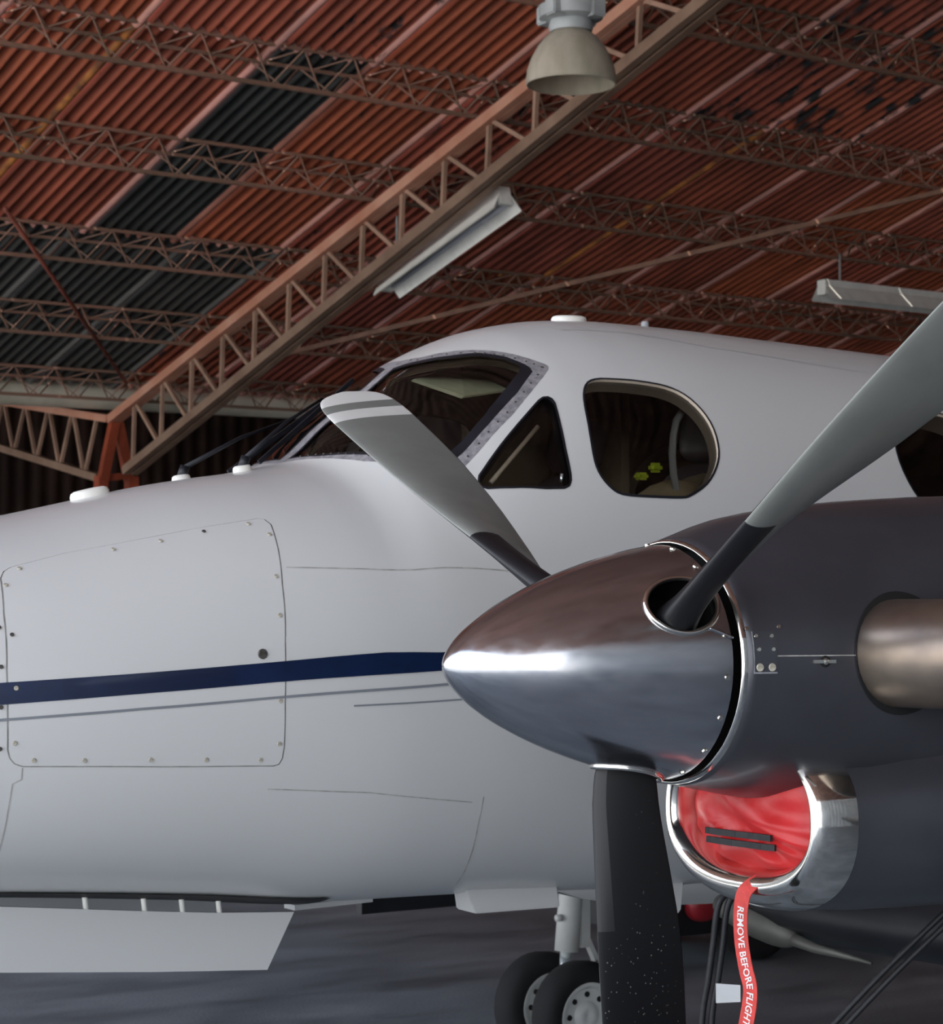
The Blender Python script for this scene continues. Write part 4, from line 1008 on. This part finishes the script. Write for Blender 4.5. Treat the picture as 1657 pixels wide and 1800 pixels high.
# main gear doors (far side)
def slab(nm, P, y0, y1, material, parent):
    n_ = len(P); a = MB(); a.add([(x, y0, z) for x, z in P]+[(x+.004, y1, z) for x, z in P], [tuple(range(n_)), tuple(range(n_, 2*n_))[::-1]]+[(k, n_+k, n_+(k+1) % n_, (k+1) % n_) for k in range(n_)])
    return recalc(a.build(nm, material, parent))
a = MB(); A_ = [(.716, -.30, 1.061), (1.012, -.30, 1.043), (1.023, -.30, .984), (.751, -.30, .988)]; B_ = [(.740, -.27, 1.10), (1.010, -.27, 1.082), (1.03, -.20, .984), (.758, -.20, .988), (.74, -.20, 1.10), (1.02, -.20, 1.08)]
a.add(A_+B_, [(0, 3, 2, 1), (0, 1, 5, 4), (2, 3, 7, 6), (0, 4, 8, 7, 3), (1, 2, 6, 9, 5), (4, 5, 9, 8)]); bevel(recalc(a.build('belly_fairing', 'white', air)), .004)
slab('belly_antenna', [(1.376, 1.06), (1.382, 1.042), (1.394, .955), (1.402, .941), (1.420, .938), (1.430, .948), (1.439, 1.031), (1.44, 1.05)], -.30, -.285, 'white', air)
a = MB(); a.box((1.514, 1.6, .70), (2.02, 1.64, .86)); a.build('wheel_well_panel', 'boot', air)
# nose gear doors hanging open, their links, a black sheet painted as the shaded well between them
DP = [(-.85, 1.118), (-.504, 1.094), (-.144, 1.056), (.06, 1.036), (.272, 1.022), (.197, .884), (-.1, .906), (-.502, .941), (-.85, .972)]
for s in (-1, 1):
    a = MB(); n_ = len(DP)
    a.add([(x, s*.20, z-.004) for x, z in DP]+[(x, s*.185, z-.004) for x, z in DP], [tuple(range(n_)), tuple(range(n_, 2*n_))[::-1]]+[(k, n_+k, n_+(k+1) % n_, (k+1) % n_) for k in range(n_)]); recalc(a.build('nose_gear_door', 'white', air))
    for x in (-.291, -.139, -.038, .062):
        z = fzb(x); a = MB(); a.tube([(x, s*.19, z+.03), (x+.006, s*.193, z-.03)], .007, 8); a.build('door_link', 'tubewhite', air, True)
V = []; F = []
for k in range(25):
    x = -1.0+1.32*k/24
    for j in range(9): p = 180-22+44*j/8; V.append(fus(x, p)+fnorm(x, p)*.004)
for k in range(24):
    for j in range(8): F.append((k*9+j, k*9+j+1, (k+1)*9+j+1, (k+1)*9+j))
mk('wheel_well_shade', V, F, 'dark', air, True)
a = MB(); a.bar((.42, .10, .985), (.66, .10, .990), .06, .014); a.build('belly_strip', 'white', air)
ng = bpy.data.objects.new('nose_landing_gear', None); COL.objects.link(ng); ng.parent = air; ng.location = Vector((-1.30, 0, 0))-air.location
wheel('', (-1.30, 0, .23), .23, .16, ng)
a = MB(); a.tube([(-1.27, 0, .62), (-1.20, 0, 1.20)], .045, 14); a.build('strut_cylinder', 'hub', ng, True)
a = MB(); a.tube([(-1.28, 0, .50), (-1.27, 0, .64)], .028, 12); a.build('oleo_piston', 'oleo', ng, True)
for s in (-1, 1):
    a = MB(); a.bar((-1.30, s*.11, .20), (-1.28, s*.10, .52), .03, .04); a.build('fork_arm', 'hub', ng)
a = MB(); a.bar((-1.28, -.12, .52), (-1.28, .12, .52), .05, .04); a.build('fork_crown', 'hub', ng)

# far engine: copies of the near nacelle, spinner and blades, mirrored across the fuselage
def copy_obj(o, parent):
    c = o.copy(); COL.objects.link(c); c.parent = parent; return c
for src in (nacelle, spinner):
    c = copy_obj(src, air)
    mir = src is nacelle
    if mir: c.scale = (1, -1, 1)
    else:
        piv = Vector((0, YE, ZE))-air.location
        c.matrix_local = Matrix.Translation(piv+Vector((0, 3.88, 0))) @ Matrix.Rotation(math.radians(62), 4, 'X') @ Matrix.Translation(-piv)
    for ch in list(src.children): copy_obj(ch, c)

# ------------------------------------------------------------------ red intake cover with its ribbon
cover = thing('intake_cover', 'red padded cover plugging the engine air intake, with black stitched handles', 'intake cover', (.36, YE, 1.25))
V = []; F = []; nr, na = 30, 140
for i in range(nr+1):
    s = i/nr
    for k in range(na):
        t = 2*math.pi*k/na; y_, z_ = kid(t, .190*max(s, .001), .130*max(s, .001), .102*max(s, .001))
        fold = math.sin(7*t+1.3*math.sin(2*t)+.8)+.6*math.sin(13*t+2.0*math.sin(3*t))
        wr = .0085*fold*(s**2.4)*(1-s**8) + .0045*math.sin(34*y_+20*z_+2*math.sin(36*z_))*(1-s*s)
        V.append(Vector((.318-.052*(1-s**2.6)-wr, YE-y_, ZI+z_)))
for i in range(nr):
    for k in range(na): F.append((i*na+k, i*na+(k+1) % na, (i+1)*na+(k+1) % na, (i+1)*na+k))
recalc(mk('padded_plug', V, F, 'red', cover, True))
def cover_x(y_, z_):
    best = min(V[:], key=lambda v: (v.y-y_)**2+(v.z-z_)**2); return best.x
for z0, z1 in ((1.368, 1.368), (1.351, 1.350)):
    pts = []
    for k in range(13):
        yy = -1.848-.182*k/12; zz = z0+(z1-z0)*k/12; pts.append(Vector((cover_x(yy, zz)-.006, yy, zz)))
    xs_ = [p.x for p in pts]
    for k in range(13): pts[k].x = min(xs_[max(0, k-2):k+3])
    a = MB()
    for k in range(12): a.bar(pts[k], pts[k+1], .006, .0115, up=(0, 0, 1))
    a.build('stitched_handle', 'cord', cover)
RP = [(.300, -2.010, 1.300), (.272, -1.995, 1.291), (.254, -1.975, 1.270), (.250, -1.966, 1.245), (.250, -1.963, 1.206), (.250, -1.967, 1.166), (.250, -1.978, 1.125), (.250, -1.989, 1.096), (.251, -1.986, 1.064), (.252, -1.974, 1.022), (.252, -1.960, .972), (.252, -1.950, .91)]
RS_ = smoothpath(RP, 6); wv = Vector((.10, -1, 0)).normalized()
def ribbon_frame(i):
    t = (RS_[min(i+1, len(RS_)-1)]-RS_[max(i-1, 0)]).normalized(); w_ = (wv-t*wv.dot(t)).normalized(); n = w_.cross(t)
    if n.x > 0: n = -n
    return RS_[i], t, w_, n
V = []; F = []
for i in range(len(RS_)):
    p, t, w_, n = ribbon_frame(i)
    for e in (-1, 1): V.append(p+w_*e*.0175+n*.0008)
    for e in (1, -1): V.append(p+w_*e*.0175-n*.0008)
for i in range(len(RS_)-1):
    for k in range(4): F.append((4*i+k, 4*i+(k+1) % 4, 4*i+4+(k+1) % 4, 4*i+4+k))
recalc(mk('warning_ribbon', V, F, 'ribbon', cover, False))
# lettering bent along the ribbon
cu_ = bpy.data.curves.new('lettering', 'FONT'); cu_.body = 'REMOVE BEFORE FLIGHT'; cu_.size = .0225; cu_.resolution_u = 2; cu_.offset = .0004; cu_.align_y = 'CENTER'; cu_.align_x = 'LEFT'
to = bpy.data.objects.new('lettering_src', cu_); COL.objects.link(to); dg = bpy.context.evaluated_depsgraph_get(); dg.update()
me = bpy.data.meshes.new_from_object(to.evaluated_get(dg)); bpy.data.objects.remove(to)
cum = [0.0]
for i in range(1, len(RS_)): cum.append(cum[-1]+(RS_[i]-RS_[i-1]).length)
s_start = cum[next(i for i, p in enumerate(RS_) if p.z < 1.240)]; s_end = cum[next(i for i, p in enumerate(RS_) if p.z < 1.027)]
mx = max(v.co.x for v in me.vertices); k_ = (s_end-s_start)/mx
wings_ = max(v.co.y for v in me.vertices)
bm = bmesh.new(); bm.from_mesh(me); bmesh.ops.triangulate(bm, faces=bm.faces); bm.to_mesh(me); bm.free()
LV = []
for v in me.vertices:
    s = s_start+v.co.x*k_; i = 0
    while i < len(cum)-2 and cum[i+1] < s: i += 1
    f_ = (s-cum[i])/(cum[i+1]-cum[i]); p0, t, w_, n = ribbon_frame(i); p1, t1, w1, n1 = ribbon_frame(i+1)
    p = p0*(1-f_)+p1*f_; w2 = (w_*(1-f_)+w1*f_); n2 = (n*(1-f_)+n1*f_)
    LV.append(p - w2*(v.co.y-wings_/2*0)*-1.0*1.0 * 1.0 + n2*.0016)
mk('lettering', LV, [tuple(p.vertices) for p in me.polygons], 'letter', cover)

# ------------------------------------------------------------------ hanging tie-down cord (doubled) with a white tag
cord = thing('tie_cord', 'doubled black tie-down cord with white tag hanging below the intake', 'cord', (.70, -1.45, .42))
CP = [(.86, -1.40, 1.30), (.74, -1.39, 1.18), (.703, -1.382, 1.141), (.695, -1.372, 1.054), (.688, -1.364, .98), (.678, -1.353, .881), (.672, -1.36, .70), (.62, -1.42, .52)]
for off in ((0, 0, 0), (-.017, .012, 0)):
    a = MB(); a.tube(smoothpath([Vector(p)+Vector(off) for p in CP], 5), .0075, 8); a.build('strand', 'cord', cord, True)
a = MB(); V_ = [(.676, -1.371, .972), (.722, -1.398, .968), (.722, -1.398, .932), (.676, -1.371, .930)]
a.add(V_+[(x-.003, y-.004, z) for x, y, z in V_], [(0, 1, 2, 3), (7, 6, 5, 4), (0, 4, 5, 1), (1, 5, 6, 2), (2, 6, 7, 3), (3, 7, 4, 0)]); a.build('tag', 'tag', cord)
cord2 = thing('tie_cord', 'doubled black tie-down cord slanting up to the right under the nacelle', 'cord', (.55, -1.80, .50))
C2 = [(.40, -1.72, .50), (.50, -1.776, .852), (.591, -1.838, .968), (.678, -1.900, 1.080), (.767, -1.963, 1.185), (.78, -1.972, 1.20)]
for off in ((0, 0, 0), (.012, -.010, -.010)):
    a = MB(); a.tube(smoothpath([Vector(p)+Vector(off) for p in C2], 4), .006, 8); a.build('strand', 'cord', cord2, True)

# ------------------------------------------------------------------ tug parked behind
tug = thing('tow_tractor', 'red and black tow tractor parked in shade behind the fuselage', 'tractor', (4.75, 3.75, 0))
def tpart(nm, lo, hi, material, bev=.03):
    a = MB(); a.box(lo, hi); o = a.build(nm, material, tug); bevel(o, bev, 2); return o
tpart('chassis', (4.3, 3.45, .14), (6.0, 4.15, .40), 'tugdark'); tpart('hood', (4.32, 3.50, .40), (5.0, 4.10, .72), 'tugred', .06); tpart('rear_deck', (5.0, 3.50, .40), (6.0, 4.10, .62), 'tugdark')
tpart('seat', (5.25, 3.6, .62), (5.6, 4.0, .82), 'tugdark', .04); tpart('bumper', (4.22, 3.42, .20), (4.30, 4.18, .32), 'tugdark', .02)
for x in (4.85, 5.65):
    for y, sg in ((3.42, -1), (4.18, 1)):
        lathe_y([(-.07, .10), (-.08, .16), (-.06, .205), (0, .215), (.06, .205), (.08, .16), (.07, .10)], (x, y, .215), 30).build('tyre', 'tyre', tug, True)
        lathe_y([(sg*.05, 0), (sg*.075, .05), (sg*.05, .09), (sg*.065, .11)], (x, y, .215), 24).build('wheel_hub', 'hub', tug, True)
a = MB(); a.tube([(5.0, 3.8, .72), (5.12, 3.8, .92)], .02, 8); a.tube([(5.12+.13*math.cos(t)*.4, 3.8+.16*math.sin(t), .93-.13*math.cos(t)*.0+.05*math.cos(t)) for t in [2*math.pi*k/20 for k in range(20)]], .012, 6, closed=True); a.build('steering_wheel', 'tugdark', tug, True)
pillow('front_fender', (4.52, 3.42, .30), .10, .06, .085, 'tugred', 0.0, 2.4, tug)
